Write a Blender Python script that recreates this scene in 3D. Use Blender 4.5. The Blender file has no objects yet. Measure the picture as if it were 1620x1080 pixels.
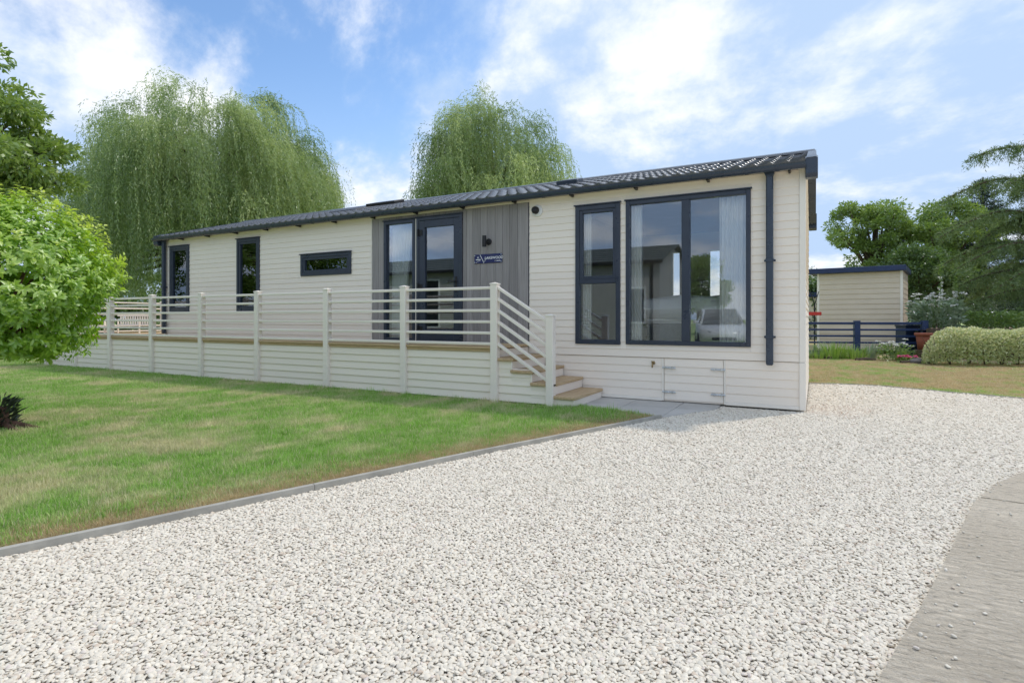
import bpy, bmesh, math, random
import numpy as np
from mathutils import Vector, Matrix

random.seed(7)
RNG = np.random.default_rng(7)
SC = bpy.context.scene
COL = SC.collection
R = math.radians

# ------------------------------------------------------------------ camera
cam_d = bpy.data.cameras.new('camera')
cam = bpy.data.objects.new('camera', cam_d)
COL.objects.link(cam)
cam.location = (0.106, -7.537, 1.13)
cam.rotation_euler = (R(90), 0, R(28.37))
cam_d.sensor_width = 36
cam_d.lens = 19.711
cam_d.shift_y = -0.0228
cam_d.clip_start = 0.05
cam_d.clip_end = 2000
SC.camera = cam

# ------------------------------------------------------------------ sun
TO_SUN = Vector((0.40, 0.58, 1.0)).normalized()
SUN_EL = math.asin(TO_SUN.z)
SUN_AZ = math.atan2(TO_SUN.x, TO_SUN.y)
sun_d = bpy.data.lights.new('sun', 'SUN')
sun_d.energy = 0.9
sun_d.angle = R(3.0)
sun_d.color = (1.0, 0.93, 0.82)
sun = bpy.data.objects.new('sun', sun_d)
COL.objects.link(sun)
sun.location = (20, 30, 50)
sun.rotation_euler = (-TO_SUN).to_track_quat('-Z', 'Y').to_euler()

# ------------------------------------------------------------------ exposure
SC.view_settings.view_transform = 'Standard'
SC.view_settings.look = 'None'
SC.view_settings.exposure = 1.34
SC.view_settings.gamma = 1.0
SC.view_settings.use_curve_mapping = False
SC.cycles.max_bounces = 10
SC.cycles.transparent_max_bounces = 24
SC.cycles.use_denoising = True

# ------------------------------------------------------------------ sky with broken cloud
W = bpy.data.worlds.new('World')
SC.world = W
W.use_nodes = True
wt = W.node_tree
wt.nodes.clear()

def wn(t, **kw):
    n = wt.nodes.new(t)
    for k, v in kw.items():
        setattr(n, k, v)
    return n

def wl(a, b):
    wt.links.new(a, b)

def wmath(op, a, b=None, c=None, clamp=False):
    n = wn('ShaderNodeMath', operation=op)
    n.use_clamp = clamp
    for i, v in enumerate((a, b, c)):
        if v is None:
            continue
        if isinstance(v, (int, float)):
            n.inputs[i].default_value = v
        else:
            wl(v, n.inputs[i])
    return n.outputs[0]

def wrange(v, a, b, lo=0.0, hi=1.0):
    n = wn('ShaderNodeMapRange', interpolation_type='SMOOTHSTEP')
    wl(v, n.inputs[0])
    for i, x in enumerate((a, b, lo, hi)):
        n.inputs[i + 1].default_value = x
    return n.outputs[0]

def wmix(f, a, b):
    n = wn('ShaderNodeMix', data_type='RGBA')
    for s, v in ((n.inputs[0], f), (n.inputs[6], a), (n.inputs[7], b)):
        if isinstance(v, tuple):
            s.default_value = (*v, 1)
        elif isinstance(v, (int, float)):
            s.default_value = v
        else:
            wl(v, s)
    return n.outputs[2]

def build_sky(ox=71.24, oy=62.36):
    out = wn('ShaderNodeOutputWorld')
    bg = wn('ShaderNodeBackground')
    bg.inputs[1].default_value = 0.15
    wl(bg.outputs[0], out.inputs[0])
    sky = wn('ShaderNodeTexSky', sky_type='NISHITA')
    sky.sun_disc = False
    sky.sun_elevation = SUN_EL
    sky.sun_rotation = SUN_AZ
    sky.air_density = 1.0
    sky.dust_density = 0.6
    sky.ozone_density = 2.0
    tc = wn('ShaderNodeTexCoord')
    sep = wn('ShaderNodeSeparateXYZ')
    wl(tc.outputs['Generated'], sep.inputs[0])
    zz = wmath('ADD', wmath('MAXIMUM', sep.outputs[2], 0.0), 0.30)
    cmb = wn('ShaderNodeCombineXYZ')
    wl(wmath('ADD', wmath('DIVIDE', sep.outputs[0], zz), ox), cmb.inputs[0])
    wl(wmath('ADD', wmath('DIVIDE', sep.outputs[1], zz), oy), cmb.inputs[1])
    def noise(scale, detail, rough, dist, off):
        n = wn('ShaderNodeTexNoise')
        n.inputs['Scale'].default_value = scale
        n.inputs['Detail'].default_value = detail
        n.inputs['Roughness'].default_value = rough
        n.inputs['Distortion'].default_value = dist
        v = wn('ShaderNodeVectorMath', operation='ADD')
        wl(cmb.outputs[0], v.inputs[0])
        v.inputs[1].default_value = off
        wl(v.outputs[0], n.inputs['Vector'])
        return n.outputs[0]
    big = noise(0.62, 13.0, 0.61, 0.35, (0, 0, 0))
    lit = noise(0.62, 13.0, 0.61, 0.35, (0.10, 0.13, 0.0))
    soft = noise(2.3, 9.0, 0.60, 0.0, (9, 4, 2))
    cover = wrange(big, 0.39, 0.50)
    # the side of a cloud away from the sun and its thick middle are greyer
    slope = wmath('SUBTRACT', big, lit)
    shade = wmath('ADD', wmath('MULTIPLY', slope, -6.5), wmath('MULTIPLY', wmath('SUBTRACT', big, 0.5), 2.1))
    shade = wmath('ADD', shade, wmath('MULTIPLY', wmath('SUBTRACT', soft, 0.44), 3.5))
    shade = wrange(shade, -0.50, 0.62)
    cloud = wmix(shade, (2.95, 3.0, 3.1), (1.42, 1.88, 2.6))
    # low sky is milkier
    blue = wmix(0.0, sky.outputs[0], sky.outputs[0])
    hs = wn('ShaderNodeHueSaturation')
    hs.inputs['Saturation'].default_value = 1.1
    hs.inputs['Value'].default_value = 0.56
    wl(blue, hs.inputs['Color'])
    milk = wrange(sep.outputs[2], 0.0, 0.42, 0.9, 0.0)
    clear = wmix(milk, hs.outputs[0], (1.35, 1.8, 2.6))
    wl(wmix(wmath('MULTIPLY', cover, 0.96), clear, cloud), bg.inputs[0])
build_sky()

# ================================================================== helpers
MATS = {}

class NT:
    """small wrapper round a material node tree"""
    def __init__(self, name):
        self.m = bpy.data.materials.new(name)
        self.m.use_nodes = True
        self.t = self.m.node_tree
        self.t.nodes.clear()
        self.out = self.n('ShaderNodeOutputMaterial')
        MATS[name] = self.m
    def n(self, t, **kw):
        n = self.t.nodes.new(t)
        for k, v in kw.items():
            setattr(n, k, v)
        return n
    def l(self, a, b):
        self.t.links.new(a, b)
    def put(self, s, v):
        if isinstance(v, tuple):
            s.default_value = (*v, 1) if len(v) == 3 and s.type == 'RGBA' else v
        elif isinstance(v, (int, float)):
            s.default_value = v
        else:
            self.l(v, s)
    def pos(self, stretch=(1, 1, 1)):
        g = self.n('ShaderNodeNewGeometry')
        mp = self.n('ShaderNodeMapping')
        mp.inputs['Scale'].default_value = stretch
        self.l(g.outputs['Position'], mp.inputs[0])
        return mp.outputs[0]
    def noise(self, scale, detail=5, rough=.55, vec=None, dist=0):
        n = self.n('ShaderNodeTexNoise')
        n.inputs['Scale'].default_value = scale
        n.inputs['Detail'].default_value = detail
        n.inputs['Roughness'].default_value = rough
        n.inputs['Distortion'].default_value = dist
        self.l(vec if vec is not None else self.pos(), n.inputs['Vector'])
        return n.outputs[0]
    def rng(self, v, a, b, lo=0., hi=1.):
        n = self.n('ShaderNodeMapRange')
        self.l(v, n.inputs[0])
        for i, x in enumerate((a, b, lo, hi)):
            n.inputs[i + 1].default_value = x
        return n.outputs[0]
    def mix(self, f, a, b):
        n = self.n('ShaderNodeMix', data_type='RGBA')
        self.put(n.inputs[0], f); self.put(n.inputs[6], a); self.put(n.inputs[7], b)
        return n.outputs[2]
    def math(self, op, a, b):
        n = self.n('ShaderNodeMath', operation=op)
        self.put(n.inputs[0], a); self.put(n.inputs[1], b)
        return n.outputs[0]
    def bump(self, h, strength=.3, dist=.01):
        n = self.n('ShaderNodeBump')
        n.inputs['Strength'].default_value = strength
        n.inputs['Distance'].default_value = dist
        self.l(h, n.inputs['Height'])
        return n.outputs[0]
    def principled(self, color, rough=.5, spec=.5, metal=0., normal=None):
        p = self.n('ShaderNodeBsdfPrincipled')
        self.put(p.inputs['Base Color'], color)
        self.put(p.inputs['Roughness'], rough)
        p.inputs['Specular IOR Level'].default_value = spec
        p.inputs['Metallic'].default_value = metal
        if normal is not None:
            self.l(normal, p.inputs['Normal'])
        self.l(p.outputs[0], self.out.inputs[0])
        return p

def M(name, c1, c2=None, scale=4., rough=.5, spec=.5, metal=0., bump=0., bscale=40., bdist=.004,
      stretch=(1, 1, 1), rand=0., lo=.35, hi=.65):
    t = NT(name)
    v = t.pos(stretch)
    col = c1
    if c2:
        col = t.mix(t.rng(t.noise(scale, 6, .6, v), lo, hi), c1, c2)
    if rand:
        oi = t.n('ShaderNodeObjectInfo')
        hs = t.n('ShaderNodeHueSaturation')
        t.put(hs.inputs['Color'], col)
        t.l(t.rng(oi.outputs['Random'], 0, 1, 1 - rand, 1 + rand), hs.inputs['Value'])
        col = hs.outputs[0]
    nrm = t.bump(t.noise(bscale, 6, .6, v), bump, bdist) if bump else None
    r = rough
    if c2:
        r = t.rng(t.noise(scale * 2.3, 4, .6, v), .3, .7, max(0.03, rough - .08), min(1, rough + .1))
    t.principled(col, r, spec, metal, nrm)
    return t.m

def leaf_mat(name, c1, c2, trans=.4, gloss=.08, c3=None):
    t = NT(name)
    a = t.n('ShaderNodeAttribute', attribute_name='v')
    col = t.mix(a.outputs['Fac'], c1, c2)
    if c3:
        b = t.n('ShaderNodeAttribute', attribute_name='w')
        col = t.mix(b.outputs['Fac'], col, c3)
    d = t.n('ShaderNodeBsdfDiffuse'); t.l(col, d.inputs[0])
    tr = t.n('ShaderNodeBsdfTranslucent')
    tc = t.mix(.35, col, (.45, .6, .1))
    hs = t.n('ShaderNodeHueSaturation'); hs.inputs['Value'].default_value = 1.0; t.l(col, hs.inputs['Color'])
    hs.inputs['Saturation'].default_value = 1.1
    t.l(hs.outputs[0], tr.inputs[0])
    g = t.n('ShaderNodeBsdfGlossy'); g.inputs['Roughness'].default_value = .42
    g.inputs[0].default_value = (.9, .95, 1, 1)
    m1 = t.n('ShaderNodeMixShader'); m1.inputs[0].default_value = trans
    t.l(d.outputs[0], m1.inputs[1]); t.l(tr.outputs[0], m1.inputs[2])
    m2 = t.n('ShaderNodeMixShader'); m2.inputs[0].default_value = gloss
    t.l(m1.outputs[0], m2.inputs[1]); t.l(g.outputs[0], m2.inputs[2])
    t.l(m2.outputs[0], t.out.inputs[0])
    return t.m

# ---- meshes
class MB:
    def __init__(self):
        self.v = []; self.f = []
    def add(self, vs, fs):
        o = len(self.v)
        self.v += [tuple(p) for p in vs]
        self.f += [tuple(i + o for i in f) for f in fs]
        return self
    def box(self, x0, x1, y0, y1, z0, z1, c=0.):
        if c <= 0:
            vs = [(x, y, z) for z in (z0, z1) for y in (y0, y1) for x in (x0, x1)]
            return self.add(vs, [(0, 2, 3, 1), (4, 5, 7, 6), (0, 1, 5, 4), (2, 6, 7, 3), (0, 4, 6, 2), (1, 3, 7, 5)])
        c = min(c, .45 * min(abs(x1 - x0), abs(y1 - y0), abs(z1 - z0)))
        m = Vector(((x0 + x1) / 2, (y0 + y1) / 2, (z0 + z1) / 2))
        h = Vector((abs(x1 - x0) / 2, abs(y1 - y0) / 2, abs(z1 - z0) / 2))
        vs = []; ix = {}
        for sx in (-1, 1):
            for sy in (-1, 1):
                for sz in (-1, 1):
                    for a in range(3):
                        s = (sx, sy, sz)
                        ix[(sx, sy, sz, a)] = len(vs)
                        vs.append([m[k] + s[k] * (h[k] - (0 if k == a else c)) for k in range(3)])
        fs = []
        for a in range(3):
            b, d = (a + 1) % 3, (a + 2) % 3
            for sa in (-1, 1):
                q = []
                for sb, sd in ((-1, -1), (1, -1), (1, 1), (-1, 1)):
                    k = [0, 0, 0]; k[a] = sa; k[b] = sb; k[d] = sd
                    q.append(ix[(*k, a)])
                fs.append(tuple(q if sa > 0 else q[::-1]))
        for a in range(3):
            b, d = (a + 1) % 3, (a + 2) % 3
            for sb in (-1, 1):
                for sd in (-1, 1):
                    k0 = [0, 0, 0]; k0[a] = -1; k0[b] = sb; k0[d] = sd
                    k1 = list(k0); k1[a] = 1
                    q = (ix[(*k0, b)], ix[(*k1, b)], ix[(*k1, d)], ix[(*k0, d)])
                    fs.append(q if sb * sd > 0 else q[::-1])
        for sx in (-1, 1):
            for sy in (-1, 1):
                for sz in (-1, 1):
                    q = tuple(ix[(sx, sy, sz, a)] for a in range(3))
                    fs.append(q if sx * sy * sz > 0 else q[::-1])
        return self.add(vs, fs)
    def prism(self, prof, axis, a, b):
        """extrude a closed 2D profile along an axis: x -> (y,z), y -> (x,z), z -> (x,y)"""
        n = len(prof)
        def P(p, t):
            return (t, p[0], p[1]) if axis == 'x' else (p[0], t, p[1]) if axis == 'y' else (p[0], p[1], t)
        vs = [P(p, a) for p in prof] + [P(p, b) for p in prof]
        fs = [tuple(range(n))[::-1], tuple(range(n, 2 * n))]
        fs += [(i, (i + 1) % n, n + (i + 1) % n, n + i) for i in range(n)]
        return self.add(vs, fs)
    def tube(self, path, rad, seg=8, cap=True):
        path = [Vector(p) for p in path]
        if not hasattr(rad, '__len__'):
            rad = [rad] * len(path)
        vs = []; fs = []
        up = Vector((0, 0, 1))
        for i, p in enumerate(path):
            d = (path[min(i + 1, len(path) - 1)] - path[max(i - 1, 0)]).normalized()
            s = d.cross(up if abs(d.z) < .95 else Vector((1, 0, 0))).normalized()
            t = s.cross(d).normalized()
            for k in range(seg):
                a = 2 * math.pi * k / seg
                vs.append(p + (s * math.cos(a) + t * math.sin(a)) * rad[i])
        for i in range(len(path) - 1):
            for k in range(seg):
                k2 = (k + 1) % seg
                fs.append((i * seg + k, i * seg + k2, (i + 1) * seg + k2, (i + 1) * seg + k))
        if cap:
            fs.append(tuple(range(seg))[::-1])
            fs.append(tuple((len(path) - 1) * seg + k for k in range(seg)))
        return self.add(vs, fs)
    def lathe(self, prof, seg=20, c=(0, 0, 0)):
        vs = []; fs = []
        for r, z in prof:
            for k in range(seg):
                a = 2 * math.pi * k / seg
                vs.append((c[0] + r * math.cos(a), c[1] + r * math.sin(a), c[2] + z))
        for i in range(len(prof) - 1):
            for k in range(seg):
                k2 = (k + 1) % seg
                fs.append((i * seg + k, i * seg + k2, (i + 1) * seg + k2, (i + 1) * seg + k))
        return self.add(vs, fs)
    def ring(self, x0, x1, z0, z1, w, y0, y1, wt=None, wb=None):
        """rectangular frame standing in the XZ plane"""
        wt = w if wt is None else wt
        wb = w if wb is None else wb
        self.box(x0, x0 + w, y0, y1, z0, z1, .004)
        self.box(x1 - w, x1, y0, y1, z0, z1, .004)
        self.box(x0 + w, x1 - w, y0 + .001, y1 - .001, z0, z0 + wb, .003)
        self.box(x0 + w, x1 - w, y0 + .001, y1 - .001, z1 - wt, z1, .003)
        return self

def mesh_of(mb, name, smooth=False, fix=True):
    me = bpy.data.meshes.new(name)
    me.from_pydata(mb.v, [], mb.f)
    if fix and len(mb.f) < 60000:
        bm = bmesh.new(); bm.from_mesh(me)
        bmesh.ops.recalc_face_normals(bm, faces=bm.faces)
        bm.to_mesh(me); bm.free()
    if smooth:
        me.polygons.foreach_set('use_smooth', np.ones(len(me.polygons), dtype=bool))
    me.update()
    return me

def link(o, parent=None):
    COL.objects.link(o)
    if parent is not None:
        o.parent = parent
        if parent.type == 'EMPTY':
            o.matrix_parent_inverse = parent.matrix_basis.inverted()
    return o

def obj(name, mb, m, parent=None, smooth=False, me=None):
    if me is None:
        me = mesh_of(mb, name, smooth)
    if m is not None and not me.materials:
        me.materials.append(m)
    o = bpy.data.objects.new(name, me)
    return link(o, parent)

def bx(name, m, parent, x0, x1, y0, y1, z0, z1, c=.004):
    return obj(name, MB().box(x0, x1, y0, y1, z0, z1, c), m, parent)

def tag(o, label=None, cat=None, group=None, kind=None):
    if label: o['label'] = label
    if cat: o['category'] = cat
    if group: o['group'] = group
    if kind: o['kind'] = kind
    return o

def thing(name, label, cat, loc=(0, 0, 0), group=None, rz=0.):
    o = bpy.data.objects.new(name, None)
    o.empty_display_size = .2
    COL.objects.link(o)
    o.matrix_basis = Matrix.Translation(loc) @ Matrix.Rotation(rz, 4, 'Z')
    return tag(o, label, cat, group)

def sheet(name, pts, z, m, kind='structure'):
    """flat polygon"""
    me = bpy.data.meshes.new(name)
    me.from_pydata([(p[0], p[1], z) for p in pts], [], [tuple(range(len(pts)))])
    bm = bmesh.new(); bm.from_mesh(me)
    bmesh.ops.triangulate(bm, faces=bm.faces)
    bmesh.ops.recalc_face_normals(bm, faces=bm.faces)
    if sum(f.normal.z for f in bm.faces) < 0:
        bmesh.ops.reverse_faces(bm, faces=bm.faces)
    bm.to_mesh(me); bm.free()
    me.materials.append(m)
    o = bpy.data.objects.new(name, me)
    COL.objects.link(o)
    return tag(o, kind=kind)

def inside(P, poly):
    x, y = P[:, 0], P[:, 1]
    r = np.zeros(len(P), bool)
    n = len(poly)
    for i in range(n):
        x1, y1 = poly[i]; x2, y2 = poly[(i + 1) % n]
        if y1 == y2:
            continue
        c = ((y1 > y) != (y2 > y)) & (x < (x2 - x1) * (y - y1) / (y2 - y1) + x1)
        r ^= c
    return r

def big_mesh(name, V, per, m, parent=None, v=None, w=None, faces=None):
    """V: (N*k,3); every leaf shares the face pattern 'faces' on its k vertices"""
    k = per
    n = len(V) // k
    me = bpy.data.meshes.new(name)
    faces = faces or [tuple(range(k))]
    me.vertices.add(len(V))
    me.vertices.foreach_set('co', np.ascontiguousarray(V, dtype=np.float32).ravel())
    lens = np.array([len(f) for f in faces])
    pat = np.concatenate([np.array(f) for f in faces])
    idx = (np.arange(n)[:, None] * k + pat[None, :]).ravel()
    tot = np.tile(lens, n)
    st = np.concatenate([[0], np.cumsum(tot)[:-1]])
    me.loops.add(len(idx))
    me.loops.foreach_set('vertex_index', idx.astype(np.int32))
    me.polygons.add(len(tot))
    me.polygons.foreach_set('loop_start', st.astype(np.int32))
    me.polygons.foreach_set('loop_total', tot.astype(np.int32))
    me.update(calc_edges=True)
    for nm, a in (('v', v), ('w', w)):
        if a is not None:
            at = me.attributes.new(nm, 'FLOAT', 'FACE')
            at.data.foreach_set('value', np.repeat(a, len(faces)).astype(np.float32))
    me.materials.append(m)
    o = bpy.data.objects.new(name, me)
    return link(o, parent)

def unit(a):
    return a / np.maximum(np.linalg.norm(a, axis=1, keepdims=True), 1e-9)

def leaves(name, P, D, L, Wd, m, parent=None, v=None, w=None, fold=.2, rng=RNG, N=None):
    n = len(P)
    D = unit(D)
    Nn = rng.normal(size=(n, 3)) if N is None else N + rng.normal(size=(n, 3)) * .35
    S = unit(np.cross(D, Nn))
    Nn = np.cross(S, D)
    L = np.broadcast_to(L, n)[:, None]; Wd = np.broadcast_to(Wd, n)[:, None]
    V = np.empty((n, 4, 3))
    V[:, 0] = P
    V[:, 1] = P + D * L * .45 + S * Wd * .5 + Nn * Wd * fold
    V[:, 2] = P + D * L
    V[:, 3] = P + D * L * .45 - S * Wd * .5 + Nn * Wd * fold
    if v is None:
        v = rng.random(n)
    return big_mesh(name, V.reshape(-1, 3), 4, m, parent, v, w)

BROAD = [(0, 1, 2), (0, 2, 3), (1, 4, 5, 2), (2, 5, 6, 3), (4, 7, 5), (5, 7, 6)]
def broad_leaves(name, P, D, N, L, Wd, m, parent=None, v=None, w=None, droop=.25):
    """larger leaves with a creased midrib and a bent blade"""
    n = len(P)
    D = unit(D); S = unit(np.cross(D, N)); N = np.cross(S, D)
    L = np.broadcast_to(L, n)[:, None]; Wd = np.broadcast_to(Wd, n)[:, None]
    V = np.empty((n, 8, 3))
    def at(t, s, up):
        return P + D * L * t + S * Wd * s + N * (up * Wd - droop * L * t * t)
    V[:, 0] = at(0, 0, 0)
    V[:, 1] = at(.34, .46, .12); V[:, 2] = at(.34, 0, 0); V[:, 3] = at(.34, -.46, .12)
    V[:, 4] = at(.7, .4, .12); V[:, 5] = at(.7, 0, 0); V[:, 6] = at(.7, -.4, .12)
    V[:, 7] = at(1, 0, 0)
    return big_mesh(name, V.reshape(-1, 3), 8, m, parent, v, w, BROAD)

def scatter(name, pts, rot, scl, idx, protos):
    me = bpy.data.meshes.new(name)
    me.vertices.add(len(pts))
    me.vertices.foreach_set('co', pts.astype(np.float32).ravel())
    for nm, a in (('rot', rot), ('scl', scl)):
        at = me.attributes.new(nm, 'FLOAT_VECTOR', 'POINT')
        at.data.foreach_set('vector', a.astype(np.float32).ravel())
    at = me.attributes.new('idx', 'INT', 'POINT')
    at.data.foreach_set('value', idx.astype(np.int32))
    me.update()
    o = bpy.data.objects.new(name, me)
    COL.objects.link(o)
    pc = bpy.data.collections.new(name + '_pieces')
    for p in protos:
        pc.objects.link(p)
    ng = bpy.data.node_groups.new(name + '_nodes', 'GeometryNodeTree')
    ng.interface.new_socket('Geometry', in_out='INPUT', socket_type='NodeSocketGeometry')
    ng.interface.new_socket('Geometry', in_out='OUTPUT', socket_type='NodeSocketGeometry')
    N = ng.nodes.new
    gi = N('NodeGroupInput'); go = N('NodeGroupOutput')
    ip = N('GeometryNodeInstanceOnPoints')
    ci = N('GeometryNodeCollectionInfo')
    ci.inputs['Collection'].default_value = pc
    ci.inputs['Separate Children'].default_value = True
    ci.inputs['Reset Children'].default_value = True
    def attr(nm, ty):
        a = N('GeometryNodeInputNamedAttribute'); a.data_type = ty
        a.inputs['Name'].default_value = nm
        return a.outputs['Attribute']
    er = N('FunctionNodeEulerToRotation')
    lk = ng.links.new
    lk(gi.outputs[0], ip.inputs['Points'])
    lk(ci.outputs[0], ip.inputs['Instance'])
    ip.inputs['Pick Instance'].default_value = True
    lk(attr('idx', 'INT'), ip.inputs['Instance Index'])
    lk(attr('rot', 'FLOAT_VECTOR'), er.inputs[0])
    lk(er.outputs[0], ip.inputs['Rotation'])
    lk(attr('scl', 'FLOAT_VECTOR'), ip.inputs['Scale'])
    lk(ip.outputs[0], go.inputs[0])
    md = o.modifiers.new('pieces', 'NODES')
    md.node_group = ng
    return o

# ================================================================== materials
CREAM = M('cream_cladding', (.91, .82, .715), (.88, .79, .685), 1.3, .42, .4, bump=.05, bscale=60, stretch=(.15, 1, 1), rand=.02)
CREAM_TRIM = M('cream_trim', (.89, .83, .74), (.86, .80, .71), 2.0, .38, .4, rand=.015)
CREAM_RAIL = M('cream_railing_plastic', (.90, .815, .735), (.87, .785, .705), 1.6, .36, .45, rand=.02)
SLATE = M('slate_grey_frame', (.030, .041, .066), (.024, .033, .055), 3, .33, .5)
GUTTER = M('slate_grey_gutter', (.036, .051, .080), (.028, .041, .066), 3, .3, .5)
BLACK = M('black_plastic', (.012, .012, .014), (.02, .02, .022), 6, .45, .4)
TILE = M('dark_roof_tile', (.085, .088, .096), (.115, .118, .125), 7, .27, .9, bump=.12, bscale=220, bdist=.002, rand=.12)
GREYWOOD = M('grey_wood_cladding', (.34, .315, .305), (.235, .215, .21), 5, .62, .3, bump=.25, bscale=16, bdist=.003,
             stretch=(9, 1, .35), rand=.16, lo=.3, hi=.7)
DECKWOOD = M('decking_timber', (.60, .44, .265), (.42, .295, .165), 6, .66, .3, bump=.25, bscale=30, bdist=.003,
             stretch=(.6, 6, 6), rand=.10, lo=.3, hi=.72)
TREADWOOD = M('tread_timber', (.62, .455, .28), (.43, .30, .17), 6, .66, .3, bump=.25, bscale=30, bdist=.003,
              stretch=(6, .6, 6), rand=.10, lo=.3, hi=.72)
EDGEWOOD = M('grey_edging_board', (.44, .42, .37), (.32, .305, .27), 5, .8, .2, bump=.3, bscale=50)
STEEL = M('galvanised_steel', (.62, .66, .70), (.52, .56, .60), 12, .3, .5, metal=.9)
BRASS = M('brass_tap', (.42, .30, .14), (.3, .21, .1), 12, .4, .5, metal=.8)
WHITE = M('white_plastic', (.78, .78, .77), (.74, .74, .73), 6, .4)
NAVY = M('navy_sign', (.012, .018, .10), None, rough=.22, spec=.5)
INK = M('white_lettering', (.85, .85, .85), None, rough=.5)
CONC = None

def glass_mat(name, refl=.085, tint=(.975, .985, .985)):
    t = NT(name)
    tr = t.n('ShaderNodeBsdfTransparent'); tr.inputs[0].default_value = (*tint, 1)
    g = t.n('ShaderNodeBsdfGlossy'); g.inputs['Roughness'].default_value = 0.0
    g.inputs[0].default_value = (.86, .92, 1.0, 1)
    lw = t.n('ShaderNodeFresnel'); lw.inputs[0].default_value = 1.5
    f = t.math('ADD', lw.outputs[0], refl)
    mx = t.n('ShaderNodeMixShader')
    t.l(f, mx.inputs[0]); t.l(tr.outputs[0], mx.inputs[1]); t.l(g.outputs[0], mx.inputs[2])
    t.l(mx.outputs[0], t.out.inputs[0])
    return t.m
GLASS = glass_mat('window_glass')

def cloth_mat(name, c, trans=.3, rough=.8):
    t = NT(name)
    d = t.n('ShaderNodeBsdfDiffuse'); d.inputs[0].default_value = (*c, 1)
    tr = t.n('ShaderNodeBsdfTranslucent'); tr.inputs[0].default_value = (*c, 1)
    m = t.n('ShaderNodeMixShader'); m.inputs[0].default_value = trans
    t.l(d.outputs[0], m.inputs[1]); t.l(tr.outputs[0], m.inputs[2])
    t.l(m.outputs[0], t.out.inputs[0])
    return t.m
CURTAIN = cloth_mat('white_curtain_cloth', (.90, .90, .86), .12)
PATTERN = cloth_mat('dark_curtain_cloth', (.20, .22, .22), .2)
BEDDING = M('white_bedding', (.84, .84, .84), (.80, .80, .80), 3, .8, .2, bump=.3, bscale=8, bdist=.02)
BEDBASE = M('grey_bed_base', (.16, .165, .17), (.12, .125, .13), 20, .9, .1)
ROOMWALL = M('room_wall_paint', (.24, .24, .24), (.21, .21, .21), 2, .8, .2)
ROOMFLOOR = M('room_carpet', (.20, .19, .18), (.15, .14, .13), 20, .95, .1)

def grass_color(t, dry):
    """green turf with straw coloured patches, by place"""
    v = t.pos()
    big = t.noise(.55, 5, .6, v)
    mid = t.noise(2.6, 5, .65, t.pos((1, .55, 1)))
    s = t.math('ADD', t.math('MULTIPLY', big, .45), t.math('MULTIPLY', mid, .55))
    f = t.rng(s, .475 - dry, .585 - dry)
    fine = t.noise(9, 4, .6, v)
    green = t.mix(t.rng(fine, .3, .7), (.235, .45, .080), (.38, .58, .145))
    straw = t.mix(t.rng(fine, .3, .7), *(((.66, .52, .30), (.50, .40, .22)) if dry > .05 else ((.72, .67, .42), (.54, .55, .28))))
    return t.mix(f, green, straw)

def turf_mat(name, dry=0., dark=1.):
    t = NT(name)
    col = grass_color(t, dry)
    hs = t.n('ShaderNodeHueSaturation'); hs.inputs['Value'].default_value = dark
    t.l(col, hs.inputs['Color'])
    t.principled(hs.outputs[0], .9, .1, 0, t.bump(t.noise(60, 6, .7), .6, .02))
    return t.m

def blade_mat(name, dry=0.):
    t = NT(name)
    col = grass_color(t, dry)
    oi = t.n('ShaderNodeObjectInfo')
    hs = t.n('ShaderNodeHueSaturation')
    t.l(col, hs.inputs['Color'])
    t.l(t.rng(oi.outputs['Random'], 0, 1, .82, 1.22), hs.inputs['Value'])
    a = t.n('ShaderNodeAttribute', attribute_name='v')
    col2 = t.mix(t.rng(a.outputs['Fac'], .72, .95), hs.outputs[0], (.70, .64, .42))
    d = t.n('ShaderNodeBsdfDiffuse'); t.l(col2, d.inputs[0])
    tr = t.n('ShaderNodeBsdfTranslucent'); t.l(col2, tr.inputs[0])
    m = t.n('ShaderNodeMixShader'); m.inputs[0].default_value = .35
    t.l(d.outputs[0], m.inputs[1]); t.l(tr.outputs[0], m.inputs[2])
    t.l(m.outputs[0], t.out.inputs[0])
    return t.m
TURF = turf_mat('lawn_turf', .0, .75)
TURF_DRY = turf_mat('dry_turf', .105, .75)
BLADES = blade_mat('grass_blades', 0.)
STRAW = blade_mat('straw_blades', .33)
BLADES_DRY = blade_mat('dry_grass_blades', .07)

def gravel_mat(name):
    t = NT(name)
    v = t.pos()
    vo = t.n('ShaderNodeTexVoronoi'); vo.inputs['Scale'].default_value = 46
    t.l(v, vo.inputs['Vector'])
    gap = t.rng(vo.outputs['Distance'], .35, .75)
    col = t.mix(gap, (.72, .66, .57), (.58, .53, .45))
    dust = t.rng(t.noise(.9, 5, .6, v), .4, .7, 0, .35)
    col = t.mix(dust, col, (.70, .67, .63))
    t.principled(col, .9, .2, 0, t.bump(vo.outputs['Distance'], .9, -.02))
    return t.m
GRAVEL = gravel_mat('gravel_bed')

def pebble_mat():
    t = NT('cream_pebble')
    oi = t.n('ShaderNodeObjectInfo')
    r = oi.outputs['Random']
    cr = t.n('ShaderNodeValToRGB')
    t.l(r, cr.inputs[0])
    e = cr.color_ramp.elements
    e[0].position = 0; e[0].color = (.62, .56, .46, 1)
    e[1].position = 1; e[1].color = (.79, .725, .61, 1)
    for p, c in ((.06, (.58, .47, .37, 1)), (.09, (.67, .615, .52, 1)), (.5, (.735, .67, .56, 1)), (.93, (.81, .75, .64, 1)), (.97, (.68, .59, .53, 1))):
        x = e.new(p); x.color = c
    n = t.noise(70, 4, .6)
    col = t.mix(t.rng(n, .3, .7, 0, .3), cr.outputs[0], (.62, .545, .455))
    t.principled(col, .75, .3, 0, t.bump(n, .25, .003))
    return t.m
PEBBLE = pebble_mat()

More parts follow.
